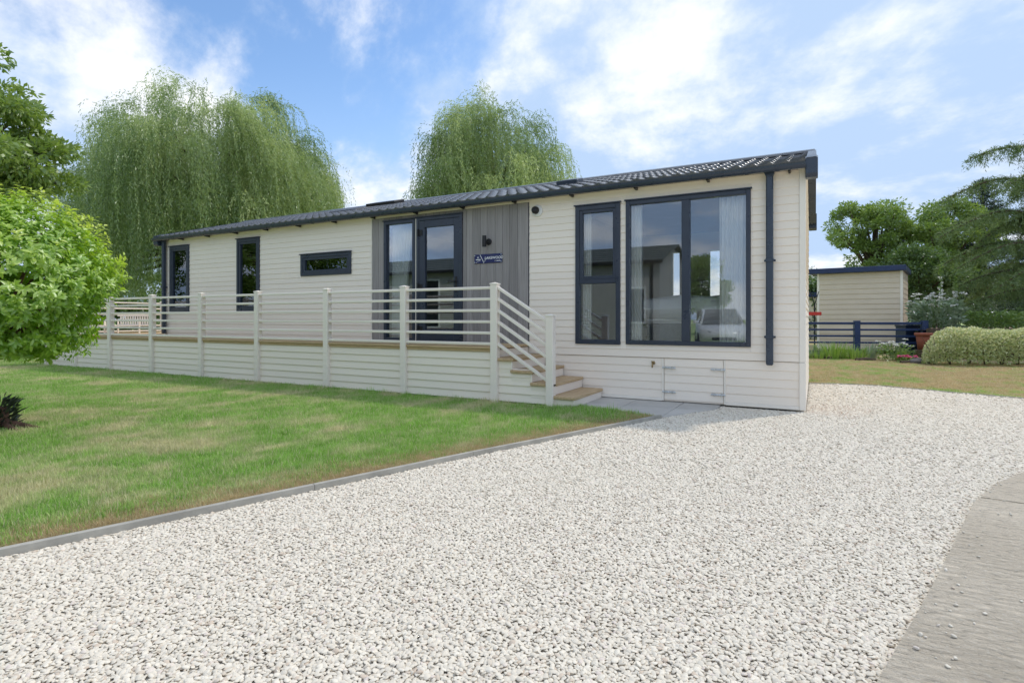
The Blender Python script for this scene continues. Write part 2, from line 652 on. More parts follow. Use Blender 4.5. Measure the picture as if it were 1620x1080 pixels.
def concrete_mat():
    """brushed concrete: ridged along the road's width"""
    t = NT('brushed_concrete')
    v = t.pos()
    mp = t.n('ShaderNodeMapping')
    mp.inputs['Rotation'].default_value = (0, 0, R(-20))
    mp.inputs['Scale'].default_value = (9.0, 22, 1)
    t.l(v, mp.inputs[0])
    ridge = t.noise(1.7, 8, .72, mp.outputs[0], .5)
    big = t.noise(1.1, 6, .6, v)
    spk = t.noise(60, 5, .65, v)
    col = t.mix(t.rng(big, .35, .68), (.86, .755, .605), (.70, .605, .475))
    col = t.mix(t.rng(ridge, .52, .66, 0, .7), col, (.36, .315, .25))
    col = t.mix(t.rng(spk, .54, .68, 0, .6), col, (.92, .86, .76))
    h = t.math('ADD', t.math('MULTIPLY', ridge, -1.6), t.math('MULTIPLY', spk, .35))
    t.principled(col, .88, .25, 0, t.bump(h, 1.0, .03))
    return t.m
CONCRETE = concrete_mat()
SLAB = M('grey_paving_slab', (.54, .515, .48), (.46, .44, .41), 2.4, .85, .25, bump=.2, bscale=160, bdist=.002, rand=.05)
SOIL = M('reddish_soil', (.30, .20, .14), (.44, .36, .30), 5, .95, .1, bump=.7, bscale=40, bdist=.02)

# ================================================================== ground
DRIVE = [(-4.45, -9.7), (-3.258, -6.364), (-3.053, -5.759), (-2.757, -4.926), (-2.33, -3.675), (-1.594, -1.715), (-1.41, -1.19),
         (-.93, -.22), (-.93, .3), (.0, .3), (0.0, 3.27), (.55, 3.46), (1.12, 3.42), (1.87, 3.0), (2.66, 2.67), (4.5, 2.1), (9, 1.2), (9, -.6), (2.9, -1.35), (1.95, -1.78),
         (1.43, -2.25), (1.19, -2.685), (.963, -3.24), (.778, -3.84), (.597, -4.47), (.438, -4.99), (.289, -5.46), (.0, -6.45), (-.3, -7.6), (-.9, -9.7)]
ROAD = [(9, -.6), (2.9, -1.35), (1.95, -1.78), (1.43, -2.25), (1.19, -2.685), (.963, -3.24), (.778, -3.84), (.597, -4.47), (.438, -4.99),
        (.289, -5.46), (.0, -6.45), (-.3, -7.6), (-.9, -9.7), (-1.6, -13), (-2.2, -22), (9, -22)]
LAWN = [(-4.45, -9.7), (-3.30, -6.364), (-3.09, -5.759), (-2.79, -4.926), (-2.37, -3.675), (-1.63, -1.715), (-1.43, -1.20),
        (-2.60, -.80), (-2.60, .6), (-34, .6), (-34, -9.7)]
sheet('ground', [(-400, -400), (400, -400), (400, 400), (-400, 400)], -.035, turf_mat('ground_turf', .03, .85))
sheet('lawn', LAWN, .0, TURF)
sheet('gravel_drive', DRIVE, .0, GRAVEL)
VERGE = [(-.6, 3.30), (0.0, 3.30), (.55, 3.49), (1.12, 3.45), (1.87, 3.03), (2.66, 2.70), (4.5, 2.13), (9, 1.25), (16, .5), (16, 30), (-.6, 30)]
sheet('verge', VERGE, .004, TURF_DRY)

# concrete road: two cast bays with an open joint
road = bpy.data.objects.new('road', None); COL.objects.link(road); tag(road, kind='structure')
def road_bay(pts):
    n = len(pts)
    mb = MB()
    mb.add([(p[0], p[1], .032) for p in pts] + [(p[0], p[1], -.08) for p in pts],
           [tuple(range(n))] + [(i, (i + 1) % n, n + (i + 1) % n, n + i) for i in range(n)])
    me = mesh_of(mb, 'concrete_bay')
    obj('concrete_bay', None, CONCRETE, road, me=me)
J0, J1 = (1.0, -3.14), (9, -4.15)
road_bay([(9, -.6), (2.9, -1.35), (1.95, -1.78), (1.43, -2.25), (1.19, -2.685), (1.005, -3.13), (9, -4.13)])
road_bay([(.995, -3.155), (.955, -3.25), (.778, -3.84), (.597, -4.47), (.438, -4.99), (.289, -5.46), (.0, -6.45), (-.3, -7.6), (-.9, -9.7), (-1.6, -13), (-2.2, -22), (9, -22), (9, -4.16)])

# timber edging between lawn and gravel
edging = thing('lawn_edging', 'weathered grey timber edging boards between lawn and gravel drive', 'edging', (-2.4, -4, 0))
E_PTS = [(-4.45, -9.7), (-3.275, -6.364), (-2.78, -4.926), (-2.35, -3.675), (-1.61, -1.715), (-1.42, -1.20)]
for i in range(len(E_PTS) - 1):
    a, b = Vector((*E_PTS[i], 0)), Vector((*E_PTS[i + 1], 0))
    d = (b - a).normalized(); s = Vector((-d.y, d.x, 0)) * .019
    a = a + d * .002; b = b - d * .002
    mb = MB()
    vs = []
    for z in (-.05, .045):
        for p in (a - s, b - s, b + s, a + s):
            vs.append((p.x, p.y, z))
    mb.add(vs, [(3, 2, 1, 0), (4, 5, 6, 7), (0, 1, 5, 4), (1, 2, 6, 5), (2, 3, 7, 6), (3, 0, 4, 7)])
    o = obj('edging_board', mb, EDGEWOOD, edging)
# dark edge of the far verge
vedge = thing('verge_edging', 'thin dark edging strip along the dry grass beyond the gravel', 'edging', (1, 3.4, 0))
V_PTS = [(0.02, 3.285), (.55, 3.475), (1.12, 3.435), (1.87, 3.015), (2.66, 2.685), (4.5, 2.115), (9, 1.23)]
for i in range(len(V_PTS) - 1):
    a, b = Vector((*V_PTS[i], 0)), Vector((*V_PTS[i + 1], 0))
    d = (b - a).normalized(); s = Vector((-d.y, d.x, 0)) * .012
    vs = []
    for z in (-.05, .028):
        for p in (a - s, b - s, b + s, a + s):
            vs.append((p.x, p.y, z))
    obj('edging_strip', MB().add(vs, [(3, 2, 1, 0), (4, 5, 6, 7), (0, 1, 5, 4), (1, 2, 6, 5), (2, 3, 7, 6), (3, 0, 4, 7)]), EDGEWOOD, vedge)

# paving at the foot of the steps
pav = bpy.data.objects.new('paving', None); COL.objects.link(pav); tag(pav, kind='structure')
def slab(pts):
    n = len(pts)
    cx = sum(p[0] for p in pts) / n; cy = sum(p[1] for p in pts) / n
    ins = [(cx + (p[0] - cx) * .985, cy + (p[1] - cy) * .985) for p in pts]
    mb = MB().add([(p[0], p[1], .022) for p in ins] + [(p[0], p[1], .015) for p in pts] + [(p[0], p[1], -.05) for p in pts],
                  [tuple(range(n))] + [(i, (i + 1) % n, n + (i + 1) % n, n + i) for i in range(n)]
                  + [(n + i, n + (i + 1) % n, 2 * n + (i + 1) % n, 2 * n + i) for i in range(n)])
    obj('paving_slab', mb, SLAB, pav)
slab([(-2.60, -.80), (-2.02, -.99), (-2.02, .06), (-2.60, .06)])
slab([(-2.012, -.993), (-1.412, -1.185), (-1.412, -.52), (-2.012, -.52)])
slab([(-2.012, -.512), (-1.412, -.512), (-1.412, .06), (-2.012, .06)])
slab([(-1.404, -1.17), (-1.07, -.52), (-1.404, -.52)])
slab([(-1.404, -.512), (-1.066, -.512), (-.95, -.28), (-.95, .06), (-1.404, .06)])
# patch of reddish soil spilt on the drive by the gable
o = sheet('soil_patch', [(0.03, -.1), (.5, -.25), (.62, .1), (.75, .55), (.45, .9), (.1, .75), (.02, .3)], .0092, SOIL)

# ---- pebbles
def pebble(seed):
    r = random.Random(seed)
    bm = bmesh.new()
    bmesh.ops.create_icosphere(bm, subdivisions=2, radius=1)
    off = Vector((r.random() * 9, r.random() * 9, r.random() * 9))
    from mathutils import noise as mn
    for v in bm.verts:
        k = 1 + .26 * mn.noise(v.co * 1.1 + off) + .12 * mn.noise(v.co * 2.6 + off)
        v.co *= k
    # a few split faces
    for _ in range(4):
        nrm = Vector((r.uniform(-1, 1), r.uniform(-1, 1), r.uniform(-1, 1))).normalized()
        lim = r.uniform(.62, .86)
        for v in bm.verts:
            d = v.co.dot(nrm)
            if d > lim:
                v.co -= nrm * (d - lim) * .85
    me = bpy.data.meshes.new('pebble')
    bm.to_mesh(me); bm.free()
    me.polygons.foreach_set('use_smooth', np.ones(len(me.polygons), dtype=bool))
    me.materials.append(PEBBLE)
    return bpy.data.objects.new('pebble', me)

CAMP = np.array([0.106, -7.537]); FWD = np.array([-math.sin(R(28.37)), math.cos(R(28.37))]); RGT = np.array([math.cos(R(28.37)), math.sin(R(28.37))])
def jitter_grid(x0, x1, y0, y1, s, rng):
    xs = np.arange(x0, x1, s); ys = np.arange(y0, y1, s)
    g = np.stack(np.meshgrid(xs, ys), -1).reshape(-1, 2)
    return g + rng.uniform(-.5, .5, g.shape) * s * 1.1

def seen(P, d0, d1, margin=.9):
    d = (P - CAMP) @ FWD; r = (P - CAMP) @ RGT
    return (d >= d0) & (d < d1) & (np.abs(r) < d * .92 + margin)

rg = np.random.default_rng(11)
pp = []; ps = []
for (d0, d1, s, sz) in ((1.0, 4.2, .0120, .0088), (4.2, 7.6, .0160, .0112), (7.6, 15, .024, .0165)):
    P = jitter_grid(-4.5, 9, -8.2, 4, s, rg)
    P = P[seen(P, d0 if d0 > 2 else .2, d1, 1.6)]
    P = P[inside(P, DRIVE)]
    pp.append(P); ps.append(np.full(len(P), sz))
P = np.concatenate(pp); S0 = np.concatenate(ps)
# keep clear of walls and slabs
keep = ~((P[:, 0] < .02) & (P[:, 1] > -.005))
P = P[keep]; S0 = S0[keep]
n = len(P)
sc = S0[:, None] * rg.triangular(.55, .95, 1.6, (n, 1)) * np.stack([rg.uniform(.95, 1.35, n), rg.uniform(.7, 1.0, n), rg.uniform(.32, .52, n)], 1)
z = sc[:, 2] * .6 + rg.uniform(0, .0055, n)
# a few stones kicked onto the road
k = 110
i_ = rg.integers(0, 12, k); RE = np.array(ROAD[1:14]); t_ = rg.random((k, 1))
Q = RE[i_] * (1 - t_) + RE[i_ + 1] * t_ + np.column_stack([np.abs(rg.normal(0, .14, k)) + .01, rg.normal(0, .05, k) - .02])
Q = Q[inside(Q, ROAD)]
k = len(Q)
sq = .0075 * rg.uniform(.5, 1.2, (k, 1)) * np.stack([rg.uniform(.95, 1.35, k), rg.uniform(.7, 1.0, k), rg.uniform(.5, .8, k)], 1)
P = np.concatenate([P, Q]); sc = np.concatenate([sc, sq]); z = np.concatenate([z, .032 + sq[:, 2] * .8]); n = len(P)
rot = np.stack([rg.normal(0, .28, n), rg.normal(0, .28, n), rg.uniform(0, 6.28, n)], 1)
gr = scatter('gravel', np.column_stack([P, z]), rot, sc, rg.integers(0, 6, n), [pebble(i) for i in range(6)])
tag(gr, 'pale cream gravel pebbles covering the drive', 'gravel', kind='stuff')

# ---- grass blades
def tuft(seed, m, nb=42, r=.07, h=(.025, .055)):
    q = np.random.default_rng(seed)
    V = []; v = []
    for _ in range(nb):
        a = q.uniform(0, 6.28); rr = r * math.sqrt(q.random())
        b = np.array([math.cos(a) * rr, math.sin(a) * rr, -.004])
        L = q.uniform(*h)
        az = q.uniform(0, 6.28)
        lean = q.uniform(.1, .75)
        d = np.array([math.cos(az) * lean, math.sin(az) * lean, 1.0]); d /= np.linalg.norm(d)
        s = np.array([-math.sin(az), math.cos(az), 0]) * .0021
        mid = b + d * L * .55
        tip = b + d * L + np.array([math.cos(az), math.sin(az), -.3]) * L * .35 * lean
        V += [b - s, b + s, mid + s * .8, tip, mid - s * .8]
        v.append(q.random())
    me_o = big_mesh('grass_tuft', np.array(V), 5, m, None, np.array(v), None, [(0, 1, 2, 4), (4, 2, 3)])
    COL.objects.unlink(me_o)
    return me_o

rg = np.random.default_rng(5)
pp = []; ps = []
for (d0, d1, s, k) in ((1.5, 5.5, .050, 1.0), (5.5, 9.5, .065, 1.2), (9.5, 19, .095, 1.5)):
    P = jitter_grid(-22, -1.2, -8.5, .0, s, rg)
    P = P[seen(P, d0 if d0 > 2 else .3, d1, 2.8)]
    P = P[inside(P, LAWN)]
    pp.append(P); ps.append(np.full(len(P), k))
P = np.concatenate(pp); K = np.concatenate(ps)
ed = np.full(len(P), 9.0)
for a, b in zip(E_PTS, E_PTS[1:]):
    a, b = np.array(a), np.array(b); d = b - a
    t_ = np.clip(((P - a) @ d) / (d @ d), 0, 1)
    ed = np.minimum(ed, np.linalg.norm(P - a - t_[:, None] * d, axis=1))
keep = ~((P[:, 1] > -1.10) & (P[:, 0] < -2.72) & (P[:, 0] > -16.1)) & (ed > .09 + np.abs(rg.normal(0, .17, len(P))))
P = P[keep]; K = K[keep]
n = len(P)
# longer where the mower cannot reach, by the deck
near = np.exp(-np.abs(P[:, 1] + 1.1) / .16) * (P[:, 0] > -16.2)
hz = rg.uniform(.7, 1.25, n) * (1 + .8 * near) * np.where(rg.random(n) < .035, rg.uniform(1.4, 2.1, n), 1)
sc = np.stack([K, K, K * .4 + hz * .75], 1)
gs = scatter('lawn_grass', np.column_stack([P, np.zeros(n)]), np.stack([np.zeros(n), np.zeros(n), rg.uniform(0, 6.28, n)], 1), sc,
             rg.integers(0, 5, n), [tuft(40 + i, BLADES) for i in range(5)])
tag(gs, 'short green lawn grass with straw coloured patches', 'grass', kind='stuff')
# scorched fringe along the timber edging
q_ = []
for a, b in zip(E_PTS[1:], E_PTS[2:]):
    a, b = np.array(a), np.array(b)
    d = b - a; L = np.linalg.norm(d); nrm = np.array([-d[1], d[0]]) / L
    m = int(L * 560)
    q_.append(a + d * rg.random((m, 1)) + nrm * (.035 + np.abs(rg.normal(0, .20, (m, 1)))))
P = np.concatenate(q_); n = len(P)
fr = scatter('edge_grass', np.column_stack([P, np.zeros(n)]), np.stack([np.zeros(n), np.zeros(n), rg.uniform(0, 6.28, n)], 1),
             np.stack([np.full(n, .8)] * 2 + [rg.uniform(.5, 1.15, n)], 1), rg.integers(0, 3, n), [tuft(80 + i, STRAW, 34) for i in range(3)])
tag(fr, 'scorched straw coloured grass along the timber edging', 'grass', kind='stuff')
P = jitter_grid(-.2, 9, 1.2, 10.5, .085, rg)
P = P[inside(P, VERGE) & seen(P, 5, 22, .6)]
keep = ~((P[:, 0] < .05) & (P[:, 1] < 4.5))
P = P[keep]; n = len(P)
sc = np.stack([np.full(n, 1.4)] * 2 + [rg.uniform(.5, 1.0, n)], 1)
gs = scatter('verge_grass', np.column_stack([P, np.full(n, .004)]), np.stack([np.zeros(n), np.zeros(n), rg.uniform(0, 6.28, n)], 1), sc,
             rg.integers(0, 4, n), [tuft(60 + i, BLADES_DRY) for i in range(4)])
tag(gs, 'dry brownish mown grass beyond the gravel', 'grass', kind='stuff')

# ================================================================== the lodge
LX0, LX1, LD = -13.0, 0.0, 4.27           # ends along X, depth
ZS, ZW, ZR = .60, 2.905, 3.63             # skirting top, wall top, ridge
lodge = thing('holiday_lodge', 'long cream clad holiday lodge with dark slate windows, grey timber porch panel and tiled roof', 'lodge', (-6.5, 2.1, 0))

# openings in the front wall (x0, x1, z0, z1)
BIG = (-2.175, -.592, .772, 2.728)
SML = (-2.915, -2.255, .765, 2.722)
SLOT = (-8.54, -7.25, 1.93, 2.33)
WB = (-10.43, -9.73, 1.272, 2.752)
WA = (-12.785, -12.07, 1.272, 2.742)
DOOR = (-5.765, -4.851, .742, 2.80)
SIDE = (-6.478, -5.80, .742, 2.795)
PANEL = (-6.755, -3.672, .70, 2.868)
OPEN = [BIG, SML, SLOT, WB, WA, PANEL]

def pieces(x0, x1, z0, z1, opens):
    """split one board [x0,x1]x[z0,z1] round the openings"""
    cuts = sorted({x0, x1, *[o[0] for o in opens if x0 < o[0] < x1], *[o[1] for o in opens if x0 < o[1] < x1]})
    res = []
    for a, b in zip(cuts, cuts[1:]):
        m = (a + b) / 2
        zs = [(z0, z1)]
        for o in opens:
            if o[0] < m < o[1]:
                nz = []
                for p, q in zs:
                    if o[2] >= q or o[3] <= p:
                        nz.append((p, q)); continue
                    if o[2] - p > .012: nz.append((p, o[2]))
                    if q - o[3] > .012: nz.append((o[3], q))
                zs = nz
        for p, q in zs:
            if res and abs(res[-1][1] - a) < 1e-6 and res[-1][2:] == (p, q):
                res[-1] = (res[-1][0], b, p, q)
            else:
                res.append((a, b, p, q))
    return res

def board_prof(z0, z1, y=0.0, t=.0145):
    """lapped board: the foot stands proud over the board below"""
    return [(y + .004, z0), (y - t, z0), (y - t - .0010, z0 + .003), (y - t - .0004, z0 + .012), (y - .0080, z1 - .004), (y - .0055, z1 + .001), (y + .004, z1 + .001)]

wall = obj('front_wall', MB(), ROOMWALL, lodge)
core = MB()
for a, b, p, q in pieces(LX0 + .02, LX1 - .02, .62, ZW, [BIG, SML, SLOT, WB, WA, DOOR, SIDE]):
    core.box(a, b, .008, .07, p, q)
wall.data = mesh_of(core, 'front_wall'); wall.data.materials.append(ROOMWALL)
pitch = .1
k = 0
zz = ZS + .004
while zz < ZW - .01:
    z1 = min(zz + pitch, ZW)
    for a, b, p, q in pieces(LX0 + .055, LX1 - .058, zz, z1, OPEN):
        # long runs are butt jointed
        xs = [a]
        while b - xs[-1] > 5.2:
            xs.append(xs[-1] + 3.6 + .5 * ((k * 37) % 5) / 5)
        xs.append(b)
        for s, e in zip(xs, xs[1:]):
            obj('cladding_board', MB().prism(board_prof(p, q), 'x', s + .0006, e - .0006), CREAM, wall)
    zz += pitch; k += 1
# corner trims
bx('corner_trim', CREAM_TRIM, lodge, LX1 - .057, LX1 + .012, -.024, .05, ZS + .002, ZW + .03)
bx('corner_trim', CREAM_TRIM, lodge, LX0 - .012, LX0 + .054, -.024, .05, ZS + .002, ZW + .03)
# soffit board and strip over the porch panel
bx('soffit', CREAM_TRIM, lodge, LX0, LX1, -.16, -.002, ZW + .004, ZW + .02, .002)

# grey timber porch panel of upright boards
porch = obj('porch_panel', MB().box(PANEL[0] + .002, PANEL[0] + .01, -.01, -.002, PANEL[2], PANEL[3]), GREYWOOD, lodge)
x = PANEL[0] + .004
wds = [.145, .128, .118, .15, .132, .122, .118, .14, .125]
i = 0
while x < PANEL[1] - .01:
    w = min(wds[i % 9], PANEL[1] - .004 - x)
    if PANEL[1] - .004 - (x + w) < .05: w = PANEL[1] - .004 - x
    for (p, q) in [(PANEL[2], PANEL[3])]:
        segs = [(x, x + w, p, q)]
        for o in (DOOR, SIDE):
            ns = []
            for (a, b, c, d) in segs:
                if b <= o[0] + .002 or a >= o[1] - .002:
                    ns.append((a, b, c, d)); continue
                if a < o[0]: ns.append((a, o[0], c, d))
                if b > o[1]: ns.append((o[1], b, c, d))
                ns.append((max(a, o[0]), min(b, o[1]), o[3], d))
            segs = ns
        for (a, b, c, d) in segs:
            if b - a > .008 and d - c > .02:
                bx('porch_board', GREYWOOD, porch, a + .0015, b - .0015, -.020, -.004, c, d, .003)
    x += w; i += 1
bx('panel_trim', CREAM_TRIM, lodge, PANEL[0] - .012, PANEL[1] + .012, -.028, -.003, PANEL[3] + .001, PANEL[3] + .016, .002)
bx('panel_trim', CREAM_TRIM, lodge, PANEL[0] - .014, PANEL[0] - .001, -.028, -.003, PANEL[2], PANEL[3], .002)
bx('panel_trim', SLATE, lodge, PANEL[1] + .001, PANEL[1] + .009, -.022, -.003, PANEL[2], PANEL[3], .002)

# windows
def window(o, fw=.052, panes=None, bars=(), sash=(), head=True):
    x0, x1, z0, z1 = o
    mb = MB().ring(x0, x1, z0, z1, fw, -.040, .06)
    for b in bars:
        mb.box(b[0], b[1], -.038, .058, b[2], b[3], .004)
    w = obj('window', mb, SLATE, lodge)
    if head:
        bx('drip_head', SLATE, w, x0 - .016, x1 + .016, -.062, -.002, z1 + .001, z1 + .018, .003)
    for s in sash:
        mb = MB().ring(s[0], s[1], s[2], s[3], .045, -.028, .035)
        obj('sash', mb, SLATE, w)
    for p in panes or [(x0 + fw, x1 - fw, z0 + fw, z1 - fw)]:
        bx('pane', GLASS, w, p[0] - .01, p[1] + .01, .004, .010, p[2] - .01, p[3] + .01, 0)
    return w

def inset(o, d):
    return (o[0] + d, o[1] - d, o[2] + d, o[3] - d)

window(BIG, .055, [(BIG[0] + .055, -1.427, BIG[2] + .055, BIG[3] - .055), (-1.325, BIG[1] - .055, BIG[2] + .055, BIG[3] - .055)],
       [(-1.427, -1.325, BIG[2] + .055, BIG[3] - .055)])
w = window(SML, .062, [(SML[0] + .10, SML[1] - .10, 1.72, SML[3] - .10), (SML[0] + .062, SML[1] - .062, SML[2] + .062, 1.615)],
           [(SML[0] + .062, SML[1] - .062, 1.615, 1.68)], [(SML[0] + .061, SML[1] - .061, 1.679, SML[3] - .061)])
for o, hx in ((WB, .16), (WA, .16)):
    w = window(o, .06, [inset(o, .11)], (), [inset(o, .059)])
    h = MB().box(o[0] + .115, o[0] + .14, .02, .05, o[2] + .16, o[2] + .21, .004)
    h.tube([(o[0] + .128, .045, o[2] + .20), (o[0] + .135, .06, o[2] + .26), (o[0] + .125, .065, o[2] + .33)], .010, 6)
    obj('handle', h, WHITE, w, True)
w = window(SLOT, .06, [inset(SLOT, .095)], (), [inset(SLOT, .059)])
bx('sticker', WHITE, w, SLOT[1] - .20, SLOT[1] - .13, .012, .014, SLOT[2] + .12, SLOT[2] + .29, 0)
# side light beside the door
w = window(SIDE, .055, [inset(SIDE, .055)])

# front door
dx0, dx1, dz0, dz1 = DOOR
door = obj('door', MB().ring(dx0, dx1, dz0, dz1, .05, -.045, .06, wb=.03), SLATE, lodge)
obj('door_leaf', MB().ring(dx0 + .052, dx1 - .052, dz0 + .032, dz1 - .052, .115, -.034, .03, wb=.17), SLATE, door)
bx('pane', GLASS, door, dx0 + .157, dx1 - .157, .0, .006, dz0 + .19, dz1 - .157, 0)
bx('drip_head', SLATE, door, dx0 - .012, dx1 + .012, -.065, -.002, dz1 + .001, dz1 + .017, .003)
for hz in (.95, 1.65, 2.55):
    mb = MB().tube([(dx0 + .045, -.055, hz - .06), (dx0 + .045, -.055, hz + .06)], .014, 8)
    mb.box(dx0 + .052, dx0 + .125, -.044, -.034, hz - .045, hz + .045, .003)
    obj('hinge', mb, BLACK, door)
mb = MB().box(dx1 - .135, dx1 - .095, -.046, -.034, 1.55, 1.80, .004)
mb.tube([(dx1 - .115, -.04, 1.72), (dx1 - .115, -.085, 1.72), (dx1 - .24, -.085, 1.72)], .010, 8)
obj('handle', mb, BLACK, door)
# the cream strip between side light and door
bx('porch_strip', CREAM_TRIM, lodge, SIDE[1] + .002, dx0 - .001, -.024, -.003, SIDE[2], SIDE[3], .002)

# round extractor cowl high on the wall
vent = obj('extractor_vent', MB(), WHITE, lodge)
vm = MB()
def disc_y(mb, x, z, prof, seg=24):
    vs = []; fs = []
    for r, y in prof:
        for q in range(seg):
            a = 2 * math.pi * q / seg
            vs.append((x + r * math.cos(a), y, z + r * math.sin(a)))
    for i in range(len(prof) - 1):
        for q in range(seg):
            q2 = (q + 1) % seg
            fs.append((i * seg + q, i * seg + q2, (i + 1) * seg + q2, (i + 1) * seg + q))
    fs.append(tuple((len(prof) - 1) * seg + q for q in range(seg)))
    mb.add(vs, fs)
disc_y(vm, -3.525, 2.722, [(.088, -.01), (.088, -.030), (.080, -.038), (.0, -.040)])
vent.data = mesh_of(vm, 'extractor_vent', True); vent.data.materials.append(WHITE)
cm = MB()
disc_y(cm, -3.54, 2.728, [(.056, -.038), (.056, -.07), (.048, -.095), (.028, -.11), (.0, -.113)], 20)
obj('cowl', cm, BLACK, vent, True)

# ---- skirting below floor level
skirt = obj('skirting', MB().box(LX0 + .02, LX1 - .06, .012, .03, .03, ZS), CREAM, lodge)
HATCH = (-1.657, -.91, .03, .592)
zz = .075
rows = [(.075, .178), (.178, .282), (.282, .386), (.386, .490), (.490, .594)]
for p, q in rows:
    for a, b in ((-3.75, HATCH[0] - .026), (HATCH[1] + .026, LX1 - .058)):
        obj('skirting_board', MB().prism(board_prof(p, q, .006), 'x', a, b), CREAM, skirt)
bx('skirting_foot', CREAM_TRIM, skirt, -3.75, HATCH[0] - .026, -.022, .01, .03, .0735)
bx('skirting_foot', CREAM_TRIM, skirt, HATCH[1] + .026, LX1 - .058, -.022, .01, .03, .0735)
for s in (HATCH[0] - .0255, HATCH[1] + .0045):
    bx('hatch_jamb', CREAM_TRIM, skirt, s, s + .021, -.020, .01, .035, .594, .002)
bx('corner_trim', CREAM_TRIM, skirt, LX1 - .057, LX1 + .014, -.026, .05, .03, ZS - .002)
hatch = obj('access_hatch', MB().box(HATCH[0] + .003, HATCH[1] - .003, .0, .01, HATCH[2] + .01, HATCH[3]), CREAM, lodge)
for p, q in ((.055, .178), (.178, .282), (.282, .386), (.386, .490), (.490, .590)):
    obj('hatch_board', MB().prism(board_prof(p, q, .006), 'x', HATCH[0] + .002, HATCH[1] - .002), CREAM, hatch)
for hz in (.155, .475):
    for hx in (HATCH[0] - .02, HATCH[1] - .15):
        mb = MB().box(hx, hx + .17, -.022, -.0165, hz - .012, hz + .012, .002)
        mb.tube([(hx - .005, -.028, hz), (hx + .172, -.028, hz)], .006, 8)
        mb.box(hx + .03, hx + .05, -.037, -.018, hz - .016, hz + .016, .002)
        mb.box(hx + .12, hx + .14, -.037, -.018, hz - .016, hz + .016, .002)
        obj('bolt', mb, STEEL, hatch)
# garden tap
mb = MB().tube([(-1.80, .0, .53), (-1.80, -.05, .53), (-1.80, -.07, .515), (-1.80, -.072, .47)], .011, 8)
mb.box(-1.825, -1.775, -.05, -.04, .545, .556, .002).tube([(-1.80, -.045, .53), (-1.80, -.045, .552)], .006, 6)
mb.tube([(-1.80, -.012, .53), (-1.80, -.02, .53)], .024, 10)
obj('garden_tap', mb, BRASS, lodge, True)

# ---- gable ends and back wall: lapped sheet with one step to each course
def lapped(axis, s, e, at, sign, z0, z1, gable=None):
    mb = MB()
    z = z0
    while z < z1 - .005:
        q = min(z + .1, z1)
        pr = [(at, z), (at + sign * .017, z), (at + sign * .004, q), (at, q)]
        a, b = s, e
        if gable and z > gable[0]:
            f = (z - gable[0]) / (gable[1] - gable[0])
            a = s + (e - s) / 2 * f; b = e - (e - s) / 2 * f
        mb.prism(pr, axis, a, b)
        z += .1
    return mb
def end_wall(xa, xb, sgn, at):
    mb = MB().box(xa, xb, .071, LD - .071, .05, ZW)
    mb.prism([(0.02, ZW), (LD - .02, ZW), (LD / 2, ZR - .05)], 'x', xa, xb)
    # lapped courses along Y on the outer face
    z = .06
    while z < ZR - .1:
        q = z + .1
        f = max(0, (z + .05 - ZW) / (ZR - ZW))
        a, b = .05 + LD / 2 * f, LD - .05 - LD / 2 * f
        vs = [(at, a, z), (at + sgn * .017, a, z), (at + sgn * .004, a, q), (at, a, q), (at, b, z), (at + sgn * .017, b, z), (at + sgn * .004, b, q), (at, b, q)]
        mb.add(vs, [(0, 1, 2, 3), (7, 6, 5, 4), (1, 5, 6, 2), (0, 4, 5, 1), (2, 6, 7, 3)])
        z += .1
    return mb
obj('gable_wall', end_wall(LX1 - .07, LX1 - .004, 1, LX1 - .004), CREAM, lodge)
obj('gable_wall', end_wall(LX0 + .004, LX0 + .07, -1, LX0 + .004), CREAM, lodge)
# back wall with two narrow windows to the bedroom and a few more
BW = [(-2.50, -2.30, 1.45, 2.50), (-1.77, -1.52, 1.45, 2.50), (-5.6, -4.4, 1.3, 2.4), (-8.6, -7.6, 1.4, 2.4)]
mb = MB()
for a, b, p, q in pieces(LX0 + .02, LX1 - .02, .05, ZW, BW):
    mb.box(a, b, LD - .07, LD, p, q)
bw = obj('back_wall', mb, CREAM, lodge)
for o in BW:
    w = obj('window', MB().ring(o[0], o[1], o[2], o[3], .03, LD - .08, LD + .03), WHITE, lodge)
    bx('pane', GLASS, w, o[0] + .02, o[1] - .02, LD - .03, LD - .026, o[2] + .02, o[3] - .02, 0)

# ---- rooms behind the windows
inn = MB()
inn.box(LX0 + .08, LX1 - .08, .075, LD - .075, .66, .70)
obj('floor_inside', inn, ROOMFLOOR, lodge)
obj('ceiling_inside', MB().box(LX0 + .08, LX1 - .08, .075, LD - .075, 2.84, 2.88), ROOMWALL, lodge)
for px in (-3.3, -7.1, -9.3, -11.2):
    bx('partition', ROOMWALL, lodge, px, px + .06, .08, LD - .08, .705, 2.835, 0)
bx('partition', ROOMWALL, lodge, LX1 - .10, LX1 - .075, .08, LD - .08, .705, 2.835, 0)
bx('kitchen_unit', ROOMWALL, lodge, -6.9, -4.2, LD - .75, LD - .1, .705, 1.6, .01)

